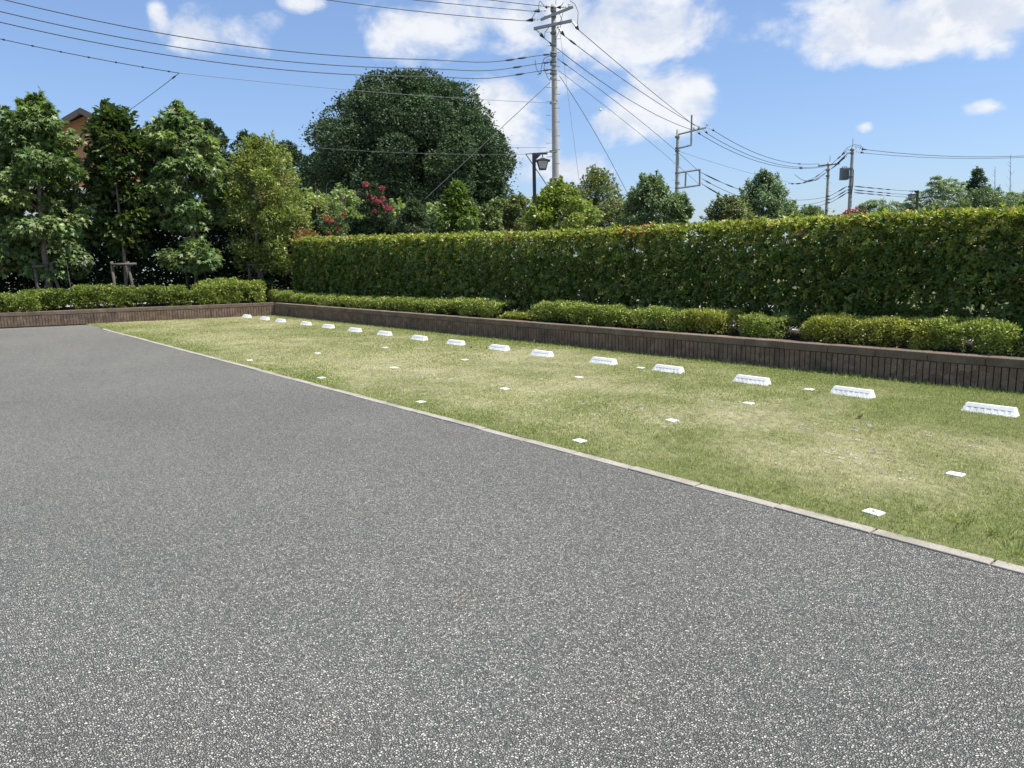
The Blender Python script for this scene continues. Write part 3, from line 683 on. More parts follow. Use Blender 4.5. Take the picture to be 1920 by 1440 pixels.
# ------------------------------------------------------------------ trees
LEAFK = 1.8
def crown(name, base, z0, z1, R, prof, nl, nleaf, leafL, ratio, shape, palette, mat, parent, seed, lump=.36, flat=.8, droop=.35, jitter=.5, ry=None, shell=(.56, 1.0), inner=.18, lumpjit=.12, skin=(.35, 1.05), nu=(.45, .8), tmax=.97, shoots=.55):
    rng = np.random.default_rng(seed); H = z1-z0; nleaf = int(nleaf*LEAFK); nl = int(nl*1.5); R0 = R; R = R*(1-.62*lump); ry = None if ry is None else ry*(1-.62*lump); z0 = z0+lump*R0*flat*.4; z1 = z1-lump*R0*flat*.55; H = z1-z0; ts = np.array([p[0] for p in prof]); rsn = np.array([p[1] for p in prof])
    ry = R if ry is None else ry; P_, U_, C_ = [], [], []
    cs = []
    for q in range(nl):
        t = (q+.5)/(nl*.7) if q < nl*.7 else rng.random(); t = np.clip(t+rng.normal(0, .03), .02, tmax)
        r = np.interp(t, ts, rsn); a = q*2.39996 + rng.normal(0, .6); k = rng.uniform(*shell) if rng.random() > inner else rng.uniform(.1, .5)
        c = np.array([base[0]+math.cos(a)*r*R*k, base[1]+math.sin(a)*r*ry*k, z0+t*H]); lr = lump*R*rng.uniform(.65, 1.25)*(.6+.4*r)
        cs.append((c, lr, t))
    tot = sum(l[1]**2 for l in cs)
    for (c, lr, t) in cs:
        n = max(6, int(nleaf*lr*lr/tot)); u = unit(rng.normal(0, 1, (n, 3))); s = rng.uniform(*skin, n)[:, None]**.6; s = np.where(rng.random((n, 1)) < .10, rng.uniform(1., 1.42, (n, 1)), s)
        p = c + u*s*lr*np.array([1, 1, flat]); P_.append(p)
        g = (c-np.array([base[0], base[1], z0+H*.35])); g = g/(np.linalg.norm(g)+1e-9)
        U_.append(unit(u*.8+g*(.5 if nu[0] < 1 else .15))); C_.append(np.repeat(pick(rng, 1, palette, .10)*(1+lumpjit*rng.standard_normal()), n, 0)*.45 + pick(rng, n, palette)*.55)
    for q in range(int(nl*shoots)):                 # long shoots that break the outline
        c, lr, t = cs[rng.integers(len(cs))]
        if t < .25: continue
        g = unit(c-np.array([base[0], base[1], z0+H*.2]) + rng.normal(0, .35, 3)*R + np.array([0, 0, .55*R])); n = max(8, int(nleaf/nl*.16)); ln = lr*rng.uniform(1.2, 1.9)
        tt = rng.uniform(.5, 1, n)[:, None]; P_.append(c + g*ln*tt + rng.normal(0, .11*lr, (n, 3))*(1.25-tt)); U_.append(unit(g*.6+rng.normal(0, .5, (n, 3)))); C_.append(pick(rng, n, palette))
    p = np.concatenate(P_); u = np.concatenate(U_); c = np.concatenate(C_); k = len(p)
    ax = u*np.array([1, 1, .5]) + rng.normal(0, jitter, (k, 3)) - np.array([0, 0, droop])
    nr = u*nu[0] + np.array([0, 0, nu[1]]) + rng.normal(0, jitter, (k, 3))
    L = rng.uniform(.6, 1.25, k)*leafL
    leaves(name, p, ax, nr, L, L*ratio, np.clip(c, .004, .8), shape, mat, parent)
    return cs
def trunk(parent, base, top, r0, r1, cs, seed, mat='bark', nb=14, lean=.03):
    rng = np.random.default_rng(seed+1); mb = MB(); b = np.array(base, float); b[2] -= .12; n = 7; H = top-b[2]
    pts = [b + np.array([rng.normal(0, lean)*(i > 0)*H*.25, rng.normal(0, lean)*(i > 0)*H*.25, H*i/n]) for i in range(n+1)]
    mb.tube(pts, [r0*1.25]+[r0+(r1-r0)*i/n for i in range(1, n+1)], 10)
    pick_ = cs if len(cs) <= nb else [cs[i] for i in rng.choice(len(cs), nb, replace=False)]
    for (c, lr, t) in pick_:
        zz = np.clip(c[2]-np.hypot(*(c[:2]-b[:2]))*.7, b[2]+H*.25, top*.98); s = np.clip((zz-b[2])/H, 0, 1); k = s*n; i = min(int(k), n-1)
        st = pts[i]+(pts[i+1]-pts[i])*(k-i); md = (st+c)/2+np.array([0, 0, .08*H*.3])
        mb.tube([st, md, c], [max(.008, (r0+(r1-r0)*s)*.45), r0*.18, r0*.06], 6)
    mb.build('trunk', M[mat], parent, True)
OVAL = [(0, .35), (.12, .75), (.3, 1.), (.55, .95), (.75, .7), (.9, .4), (1, .12)]
CONE = [(0, .6), (.15, .95), (.35, 1.), (.6, .72), (.8, .45), (.93, .22), (1, .06)]
DOME = [(0, .8), (.2, 1.), (.45, .97), (.7, .8), (.88, .5), (1, .15)]
COLM = [(0, .6), (.15, .95), (.4, 1.), (.65, .95), (.85, .7), (1, .2)]
SG = [(4, (.12, .19, .065)), (4, (.165, .245, .085)), (3, (.24, .315, .12)), (1.8, (.33, .385, .13)), (.7, (.075, .12, .04))]  # lighter tones weighted up: leaf highlights and sky sheen put into the colour
BL = [(4, (.048, .082, .024)), (3, (.066, .108, .03)), (1.4, (.11, .15, .038)), (.8, (.18, .21, .055))]
YO = [(4, (.22, .27, .065)), (3, (.30, .34, .09)), (2, (.13, .175, .045)), (1.7, (.39, .40, .15)), (.3, (.26, .17, .08))]
ZK = [(4, (.058, .098, .045)), (3, (.072, .114, .052)), (.8, (.092, .134, .060))]
def left_tree(label, tpx, tpy, off, cpx, top, bot, hw, prof, nl, nleaf, leafL, ratio, shape, pal, mat, seed, r0, **kw):
    b = onL(tpx, tpy, off); d = (b-CP)@FW; cz = P(cpx, (top+bot)/2, d)
    base = np.array([b[0], b[1], .31]); cc = np.array([cz[0], cz[1], 0])
    z1, z0 = P(cpx, top, d)[2], P(cpx, bot, d)[2]
    e = empty(kw.pop('name', 'broadleaf_tree'), base, label, 'tree', 'trees in the planter bed')
    cs = crown('crown', cc, z0, z1, hw*d/FPX, prof, nl, nleaf, leafL, ratio, shape, pal, M[mat], e, seed, **kw)
    trunk(e, base, z0+(z1-z0)*.62, r0, r0*.3, cs, seed)
    return d
left_tree('star leaved tree mostly cut off by the left edge', -60, 530, 1.6, -45, 205, 520, 82, OVAL, 46, 6500, .17, .95, 'star', SG, 'leaf', 501, .10)
left_tree('leftmost whole star leaved tree with a thick grey trunk', 92, 530, 1.5, 82, 186, 525, 94, [(0, .5), (.12, .8), (.3, 1.), (.6, .92), (.8, .68), (.92, .38), (1, .12)], 64, 9500, .17, .95, 'star', SG, 'leaf', 502, .12, lump=.33, droop=.55, flat=.62)
left_tree('narrow dark tree with large pointed leaves and a slim trunk', 237, 530, 1.6, 228, 196, 478, 66, [(0, .5), (.12, .85), (.3, .95), (.55, 1.), (.75, .9), (.9, .5), (1, .12)], 52, 5600, .185, .52, 'oval', BL, 'gloss', 503, .062, lump=.36, droop=.15)
left_tree('second star leaved tree with a low drooping branch', 371, 530, 1.6, 345, 200, 430, 82, [(0, .75), (.2, 1.), (.5, .98), (.75, .72), (.9, .38), (1, .1)], 60, 8500, .165, .95, 'star', SG, 'leaf', 504, .075, lump=.33, droop=.55, flat=.62)
left_tree('oval yellow green evergreen tree beside the hedge end', 487, 530, 1.5, 497, 258, 512, 80, [(0, .6), (.1, .9), (.3, 1.), (.55, 1.), (.75, .86), (.9, .58), (1, .25)], 130, 14500, .115, .40, 'diamond', YO, 'leaf', 505, .085, lump=.24, droop=-.15, flat=.8)
# low drooping branch of the second star leaved tree
par = [o for o in COL.objects if o.name.startswith('broadleaf_tree') and o.get('label', '').startswith('second')][0]
b = onL(365, 500, 1.2); d = (b-CP)@FW; bb = P(365, 480, d)
crown('lower_branch', np.array([bb[0], bb[1], 0]), P(365, 506, d)[2], P(365, 450, d)[2], 55*d/FPX, DOME, 12, 1500, .165, .95, 'star', SG, M['leaf'], par, 506, lump=.4, flat=.6, droop=.5)

# timber tree stakes
def stake(label, pxs, ytop, px_bar, ybar, off, seed, leanr=0.):
    pts = [onL(px, 530, off) for px in pxs]; d = (pts[0]-CP)@FW
    e = empty('tree_stake', (pts[0][0], pts[0][1], .31), label, 'tree stake', 'timber stakes holding the planter trees')
    for i, p in enumerate(pts):
        zt = P(pxs[i], ytop, d)[2]; b0 = np.array([p[0], p[1], .2]); ln = (leanr if i else 0)
        tp = np.array([p[0], p[1], zt]) + np.array([*(LD*ln), 0])
        MB().tube([b0, tp], .042, 8).build('post', M['wood'], e, True)
    a = onL(px_bar[0], ybar, off-.06); c = onL(px_bar[1], ybar-1, off-.06)
    MB().tube([a, c], .038, 8).build('crossbar', M['wood'], e, True)
stake('timber frame of two posts and a crossbar holding the narrow dark tree', (214, 252), 490, (208, 256), 496, 1.45, 1, .12)
stake('timber frame with a broken crossbar beside the thick grey trunk', (69, 118), 492, (60, 84), 500, 1.3, 2, .25)
stake('dim timber frame holding the second star leaved tree', (351, 386), 500, (346, 390), 504, 1.75, 3)
stake('timber frame around the trunk of the oval yellow green tree', (469, 497), 492, (464, 502), 497, 1.4, 4, .1)
# a bare sapling stem leaning in front of the first trees
g = onL(140, 586, .3); b1 = onL(124, 488, .5)
e = empty('sapling', g, 'thin bare sapling stem rising from the planter in front of the trees', 'sapling')
MB().tube([np.array([g[0], g[1], .25]), (g+b1)/2+np.array([0, 0, .02]), b1], [.012, .010, .006], 6).build('stem', M['wood'], e)
rng = np.random.default_rng(8); pp = b1+rng.normal(0, .12, (26, 3)); leaves('foliage', pp, rng.normal(0, 1, (26, 3)), rng.normal(0, .5, (26, 3))+[0, 0, 1], .12, .11, pick(rng, 26, SG), 'star', M['leaf'], e)

# screen hedge behind the trees, their shade put into near-black leaf colours
def screen():
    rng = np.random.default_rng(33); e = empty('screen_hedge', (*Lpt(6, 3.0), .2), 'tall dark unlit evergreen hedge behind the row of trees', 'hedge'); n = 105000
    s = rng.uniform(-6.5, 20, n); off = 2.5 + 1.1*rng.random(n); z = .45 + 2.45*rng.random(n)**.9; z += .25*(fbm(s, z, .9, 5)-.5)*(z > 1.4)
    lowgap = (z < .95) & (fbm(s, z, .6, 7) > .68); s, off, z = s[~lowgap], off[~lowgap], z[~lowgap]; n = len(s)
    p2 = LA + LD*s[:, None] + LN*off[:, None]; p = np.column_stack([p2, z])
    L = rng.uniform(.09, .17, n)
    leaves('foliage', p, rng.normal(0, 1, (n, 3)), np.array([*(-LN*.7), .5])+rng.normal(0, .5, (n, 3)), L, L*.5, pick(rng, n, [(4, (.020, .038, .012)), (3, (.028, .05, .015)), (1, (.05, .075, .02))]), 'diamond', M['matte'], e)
    for k in range(38):
        ss = -6.2+k*.69; b0 = np.array([*Lpt(ss, 3.15), .2]); MB().tube([b0, b0+np.array([rng.normal(0, .05), rng.normal(0, .05), 2.2])], [.035, .012], 6).build('stem', M['twig'], e, True)
screen()
# railing fence behind the left bed, and rail fence behind the hedge
def rail_fence(label, p0, d, length, h, mat, pitch, bars, group, zb=.0):
    e = empty('metal_fence', (*p0, zb), label, 'fence', group); d3 = np.array([*d, 0])
    k = 0
    while k*pitch <= length:
        b0 = np.array([*(p0+d*k*pitch), zb-.05]); MB().tube([b0, b0+np.array([0, 0, h+.05])], .025, 8).build('post', M[mat], e); k += 1
    for z in (h*.12, h*.97):
        MB().quadbox(np.array([*p0, zb+z])+d3*length/2, d3*length/2, np.array([-d[1], d[0], 0])*.014, np.array([0, 0, .018])).build('rail', M[mat], e)
    if bars:
        mb = MB()
        for q in range(int(length/bars)):
            b0 = np.array([*(p0+d*(q+.5)*bars), zb+h*.12]); mb.tube([b0, b0+np.array([0, 0, h*.85])], .007, 4)
        mb.build('infill', M[mat], e)
rail_fence('black railing fence behind the row of trees', Lpt(-5.5, 3.9), LD, 26, 1.1, 'black_metal', 2.0, .11, 'metal fences behind the planting')
rail_fence('grey metal fence half hidden behind the clipped hedge', np.array([-23., RY(-23, 2.1)]), RDv, 28, .95, 'steel', 2.0, .13, 'metal fences behind the planting', .0)

# ------------------------------------------------------------------ background planting beyond the hedge
def bg_tree(label, cx, top, bot, hw, d, prof, nl, nleaf, leafL, ratio, shape, pal, mat, seed, name='garden_tree', cat='tree', group='trees beyond the hedge', r0=None, **kw):
    c = P(cx, (top+bot)/2, d); z1 = P(cx, top, d)[2]; z0 = P(cx, bot, d)[2]; base = np.array([c[0], c[1], -.05])
    e = empty(name, base, label, cat, group); r0 = r0 or max(.04, hw*d/FPX*.06)
    cs = crown('crown', c, z0, z1, hw*d/FPX, prof, nl, nleaf, leafL, ratio, shape, pal, M[mat], e, seed, **kw)
    trunk(e, base, z0+(z1-z0)*.6, r0, r0*.3, cs, seed, nb=min(nl, 16)); return e
LG = [(4, (.22, .285, .05)), (3, (.28, .335, .065)), (2, (.15, .21, .04)), (1, (.33, .35, .09))]
OL = [(4, (.16, .195, .07)), (3, (.21, .24, .09)), (2, (.10, .135, .045)), (1.6, (.34, .33, .17))]
GR = [(4, (.11, .175, .07)), (3, (.145, .215, .09)), (1.8, (.20, .27, .12)), (1, (.26, .31, .15))]
DG = [(4, (.035, .065, .025)), (3, (.05, .085, .03)), (1.2, (.08, .115, .045))]
CV = [(4, (.14, .19, .065)), (3, (.19, .24, .085)), (2, (.09, .13, .045)), (1, (.25, .29, .11))]
# the great dome shaped tree and the dark wood behind
bg_tree('huge dark green dome shaped tree standing left of the tallest utility pole', 768, 138, 418, 194, 56, [(0, .90), (.2, 1.), (.4, .98), (.6, .88), (.75, .74), (.88, .54), (1, .24)], 195, 150000, .19, .62, 'diamond', ZK, 'matte', 601, 'shade_tree', lump=.18, flat=.76, droop=.0, r0=.7, shell=(.80, 1.02), inner=.22, lumpjit=.25, skin=(.72, 1.04), nu=(1.1, .35), tmax=.94, shoots=0.)
bg_tree('dark spreading bough tree at the right foot of the huge dome tree', 900, 268, 420, 52, 54, DOME, 70, 9500, .20, .55, 'diamond', ZK, 'matte', 602, 'shade_tree', lump=.2, flat=.7, droop=.0)
for i, (cx, top, bot, hw, lab) in enumerate([(402, 226, 420, 46, 'dark pointed wood tree rising behind the second star leaved tree'), (470, 250, 420, 55, 'dark rounded wood tree behind the oval yellow green tree'), (540, 268, 420, 62, 'dark low wood tree left of the huge dome tree'), (290, 232, 420, 50, 'dark wood tree glimpsed between the narrow tree and the second star leaved tree'), (600, 288, 420, 45, 'dark wood tree touching the left foot of the huge dome tree')]):
    bg_tree(lab, cx, top, bot, hw, 68, DOME, 90, 11500, .26, .5, 'diamond', ZK, 'matte', 610+i, 'forest_tree', group='dark wood behind the car park', lump=.2, droop=.0)
bg = [
    ('airy lime green maple right of the lamp post', 1048, 343, 450, 78, 25, DOME, 70, 9500, .11, .7, 'diamond', LG, 'leaf', dict(lump=.25, flat=.5, droop=.1)),
    ('tall olive green tree with pale tips behind the lime green maple', 1122, 318, 452, 70, 31, OVAL, 80, 9500, .115, .5, 'diamond', OL, 'leaf', dict(lump=.25, droop=-.1)),
    ('small olive green tree left of the lamp post', 972, 366, 450, 40, 27, OVAL, 40, 3600, .11, .55, 'diamond', OL, 'leaf', dict(lump=.26, droop=-.05)),
    ('thin loose tree between the huge dome tree and the small olive tree', 930, 372, 450, 36, 27, OVAL, 26, 1900, .12, .55, 'diamond', CV, 'leaf', dict(lump=.28)),
    ('dark green tree with drooping leaves left of the double armed pole', 1222, 328, 445, 62, 29, OVAL, 62, 9000, .13, .42, 'diamond', GR, 'gloss', dict(lump=.28, droop=.6)),
    ('small dark green tree just under the double armed pole', 1278, 362, 440, 26, 29, OVAL, 26, 2800, .13, .42, 'diamond', GR, 'gloss', dict(lump=.34, droop=.6)),
    ('olive yellow bushy tree left of the rounded green tree', 1366, 368, 440, 48, 33, DOME, 55, 6500, .12, .5, 'diamond', OL, 'leaf', dict(lump=.27)),
    ('rounded green tree with drooping leaves midway along the hedge', 1430, 324, 440, 62, 35, OVAL, 66, 9500, .14, .42, 'diamond', GR, 'leaf', dict(lump=.27, droop=.55)),
    ('small bright green tree at the right foot of the rounded green tree', 1482, 388, 440, 34, 36, DOME, 26, 3000, .13, .5, 'diamond', LG, 'leaf', dict(lump=.3)),
    ('small grey green tree left of the two far utility poles', 1522, 386, 430, 34, 48, DOME, 30, 3000, .15, .45, 'diamond', CV, 'leaf', dict(lump=.3, droop=-.1)),
    ('upright fresh green young tree under the right side of the huge dome tree', 858, 340, 452, 44, 24, [(0, .9), (.3, 1.), (.6, .7), (.85, .35), (1, .1)], 46, 5200, .13, .42, 'diamond', [(4, (.12, .19, .03)), (3, (.16, .235, .045)), (2, (.08, .135, .025))], 'leaf', dict(lump=.3, droop=.45)),
    ('loose light green bush right of the upright young tree', 912, 388, 450, 40, 26, DOME, 30, 3000, .12, .55, 'diamond', CV, 'leaf', dict(lump=.3)),
    ('dense grey green rounded bush in front of the brown roof', 777, 372, 455, 38, 24, OVAL, 40, 5000, .075, .5, 'diamond', [(4, (.055, .085, .03)), (3, (.075, .11, .04)), (1, (.11, .145, .06))], 'leaf', dict(lump=.3)),
    ('pale green leafy bush behind the grey green rounded bush', 748, 384, 455, 46, 27, DOME, 26, 2600, .13, .8, 'diamond', [(3, (.34, .41, .17)), (2, (.25, .33, .11))], 'leaf', dict(lump=.3, flat=.6)),
    ('pale green leafy bush left of the upright young tree', 815, 384, 455, 40, 28, DOME, 22, 2200, .13, .8, 'diamond', [(3, (.34, .41, .17)), (2, (.25, .33, .11))], 'leaf', dict(lump=.3, flat=.6)),
    ('pale yellow green creeper mass right of the oval tree', 592, 362, 455, 56, 29, DOME, 50, 5600, .13, .8, 'diamond', [(3, (.36, .42, .13)), (2, (.26, .34, .09)), (1, (.44, .47, .19))], 'leaf', dict(lump=.26, flat=.6)),
    ('pale green creeper covered bush between the two pink flowering shrubs', 645, 352, 455, 52, 31, DOME, 40, 4200, .13, .8, 'diamond', [(3, (.32, .39, .15)), (2, (.23, .31, .10))], 'leaf', dict(lump=.28, flat=.6)),
    ('low bright green bush left of the far lamp post', 1660, 394, 440, 48, 52, DOME, 36, 3600, .15, .5, 'diamond', LG, 'leaf', dict(lump=.28)),
    ('bright green bush right behind the far lamp post', 1752, 382, 440, 36, 50, DOME, 30, 3200, .15, .5, 'diamond', CV, 'leaf', dict(lump=.3)),
    ('large soft green tree below the dark conifer', 1850, 350, 440, 58, 60, DOME, 60, 7500, .19, .45, 'diamond', GR, 'leaf', dict(lump=.26)),
    ('light green bush at the right edge above the hedge', 1918, 374, 440, 30, 48, DOME, 30, 3200, .15, .5, 'diamond', LG, 'leaf', dict(lump=.3)),
    ('green tree partly behind the bamboo near the right edge', 1800, 378, 440, 40, 58, DOME, 36, 3600, .18, .45, 'diamond', CV, 'leaf', dict(lump=.3)),
]
for i, (lab, cx, top, bot, hw, d, prof, nl, nleaf, L, ra, sh, pal, mat, kw) in enumerate(bg):
    low = hw*d/FPX < 1.05 and top > 360
    bg_tree(lab, cx, top, bot, hw, d, prof, nl, nleaf, L, ra, sh, pal, mat, 700+i, 'garden_bush' if 'bush' in lab or 'creeper' in lab else 'garden_tree', 'bush' if 'bush' in lab or 'creeper' in lab else 'tree', 'bushes beyond the hedge' if 'bush' in lab or 'creeper' in lab else 'trees beyond the hedge', **kw)
# crape myrtles in flower
def myrtle(label, cx, top, bot, hw, d, heads, pal, fcol, seed, nleaf=3200, name='flowering_shrub'):
    e = bg_tree(label, cx, top, bot, hw, d, OVAL, 40, nleaf, .085, .5, 'diamond', pal, 'leaf', seed, name, 'flowering shrub', 'flowering shrubs beyond the hedge', lump=.28, droop=-.2)
    rng = np.random.default_rng(seed)
    for (px, py, r) in heads:
        c = P(px, py, d-.35*rng.random()-.2); rr = r*.85*d/FPX; n = int(90)
        u = unit(rng.normal(0, 1, (n, 3))); p = c + u*rr*rng.uniform(.3, 1., (n, 1))*np.array([1, 1, .85])
        leaves('flower_head', p, u+rng.normal(0, .5, (n, 3)), rng.normal(0, 1, (n, 3)), .05*d/25, .045*d/25, pick(rng, n, fcol), 'diamond', M['petal'], e)
PK = [(3, (.46, .07, .14)), (2, (.55, .14, .22)), (1, (.34, .05, .09)), (1, (.10, .12, .04))]
myrtle('dark leaved shrub with bright pink flower heads', 702, 342, 455, 42, 25, [(690, 349, 8), (685, 345, 6), (692, 369, 10), (703, 376, 10), (716, 353, 7), (717, 372, 6), (725, 389, 8), (731, 392, 6), (703, 397, 5), (712, 379, 6)], DG, PK, 801)
myrtle('thin twiggy shrub with coral red flower heads', 628, 378, 455, 26, 24, [(612, 409, 8), (619, 413, 6), (634, 429, 6), (617, 438, 5), (645, 402, 4)], CV, [(3, (.42, .09, .08)), (2, (.48, .16, .12)), (2, (.12, .15, .05))], 802, 900)
myrtle('small red flowering tree in front of the transformer pole', 1612, 388, 440, 34, 50, [(1590, 398, 7), (1606, 395, 9), (1601, 402, 8), (1620, 400, 6), (1584, 402, 5)], DG, [(3, (.42, .03, .05)), (2, (.5, .08, .10))], 803, 1800)
e = bg_tree('low copper red shoots above the far end of the hedge', 575, 430, 455, 26, 23.2, DOME, 14, 420, .09, .4, 'diamond', [(3, (.30, .12, .05)), (2, (.33, .19, .08)), (2, (.2, .22, .06))], 'leaf', 804, 'garden_bush', 'bush', 'bushes beyond the hedge', lump=.4, droop=-.4)
# bare twigs rising out of the creeper
e0 = P(620, 400, 26); e = empty('bare_shrub', (e0[0], e0[1], -.05), 'bare grey twigs sticking up above the creeper beside the coral flowers', 'shrub'); mb = MB(); rng = np.random.default_rng(55)
for q in range(12):
    a = P(600+q*5, 455, 26); t = P(585+q*8+rng.normal(0, 6), rng.uniform(336, 372), 26); mdp = (a+t)/2+rng.normal(0, .06, 3); mb.tube([a, mdp, t], [.012, .008, .003], 5)
    for s in range(4):
        k = rng.uniform(.4, .95); st = mdp+(t-mdp)*k; mb.tube([st, st+np.array([rng.normal(0, .12), rng.normal(0, .12), rng.uniform(.08, .25)])], [.005, .002], 4)
mb.build('twigs', M['bark'], e)
# bamboo
def bamboo(label, cx, top, bot, hw, d, seed, nb=12, pal=None):
    rng = np.random.default_rng(seed); c = P(cx, bot, d); z1 = P(cx, top, d)[2]; e = empty('bamboo', (c[0], c[1], -.05), label, 'bamboo', 'bamboo plumes beyond the hedge')
    cm = MB(); P_, A_, N_ = [], [], []; R = hw*d/FPX
    rx = RT[:2]/np.linalg.norm(RT[:2])
    for q in range(2):
        a = rng.uniform(0, 6.28); b0 = np.array([c[0]+rng.normal(0, .10*R), c[1]+rng.normal(0, .12*R), -.05]); ht = (z1+.05)*(1 if q == 0 else rng.uniform(.86, .97))
        pts = [b0+np.array([math.cos(a)*.22*R*s**3, math.sin(a)*.22*R*s**3, ht*s - (.04*ht*max(0, s-.8)*3)]) for s in np.linspace(0, 1, 9)]
        cm.tube(pts, [.045*(1-.85*s) for s in np.linspace(0, 1, 9)], 6)
        z0 = P(cx, bot, d)[2]-1.0
        for k in range(nb):
            z = z0 + (ht*.985-z0)*((k+rng.random()*.5)/nb)**.9; s = z/ht; f = s*8; i = min(int(f), 7); st = pts[i]+(pts[i+1]-pts[i])*(f-i)
            frac = (ht-z)/(ht-z0+1e-6); ln = R*(.18+.85*min(1, frac*1.7)**.8)*rng.uniform(.7, 1.1)
            for w in range(3):
                b_ = rng.uniform(0, 6.28); dv = np.array([math.cos(b_), math.sin(b_), 0]); n = 74; tt = rng.random(n)**.6
                pp = st + dv*ln*tt[:, None] + np.array([0, 0, 1])*(.22*ln*tt - .42*ln*tt**2)[:, None] + rng.normal(0, .06*R, (n, 3))*np.array([1, 1, .30]); P_.append(pp)
                A_.append(np.tile(dv*.8, (n, 1))+rng.normal(0, .45, (n, 3))-np.array([0, 0, .5])); N_.append(np.array([0, 0, 1.])+rng.normal(0, .4, (n, 3)))
                cm.tube([st, st+dv*ln*.5+np.array([0, 0, .02*ln]), st+dv*ln-np.array([0, 0, .2*ln])], [.012, .008, .003], 4)
    p = np.concatenate(P_); n = len(p); L = rng.uniform(.17, .32, n)*d/62
    leaves('foliage', p, np.concatenate(A_), np.concatenate(N_), L, L*.26, pick(rng, n, pal or [(4, (.25, .32, .19)), (3, (.30, .37, .23)), (1, (.36, .42, .28))]), 'diamond', M['leaf'], e)
    cm.build('culms', plain_bamboo, e, True)
plain_bamboo = plain('bamboo_culm', (.14, .17, .08), .6, 0, .2, 3)
for i, (cx, top, bot, hw, d, lab) in enumerate([(1748, 321, 420, 34, 62, 'tallest feathery bamboo plume right of the far lamp post'), (1781, 326, 420, 32, 63, 'feathery bamboo plume beside the tallest one'), (1700, 359, 420, 28, 62, 'feathery bamboo plume left of the far lamp post'), (1632, 369, 420, 32, 66, 'low bamboo plume right of the transformer pole'), (1668, 372, 420, 32, 64, 'low bamboo plume in the middle of the far bamboo'), (1880, 352, 420, 30, 64, 'soft bamboo plume under the two bare stems'), (1912, 348, 420, 28, 64, 'bamboo plume at the right edge')]):
    bamboo(lab, cx, top, bot, hw*1.25, d, 900+i)
bg_tree('dark ragged conifer standing above the bamboo at the right', 1828, 316, 430, 34, 66, CONE, 46, 4200, .26, .4, 'diamond', ZK, 'matte', 930, 'conifer', lump=.30, flat=.5, droop=.1)
for i, (px, top) in enumerate([(1864, 312), (1893, 290)]):
    a = P(px, 420, 64); t = P(px+2, top, 64); e = empty('leafless_tree', (a[0], a[1], -.05), ['shorter bare leafless stem above the bamboo near the right edge', 'taller bare leafless stem above the bamboo near the right edge'][i], 'leafless tree', 'bare stems above the bamboo'); mb = MB(); rng = np.random.default_rng(940+i)
    mb.tube([np.array([a[0], a[1], -.05]), a, t], [.05, .04, .012], 6)
    for q in range(9):
        s = rng.uniform(.45, .95); st = a+(t-a)*s; b_ = rng.uniform(0, 6.28); mb.tube([st, st+np.array([math.cos(b_)*.7, math.sin(b_)*.7, .8])*(1.2-s)], [.012, .004], 4)
    mb.build('trunk', M['twig'], e)

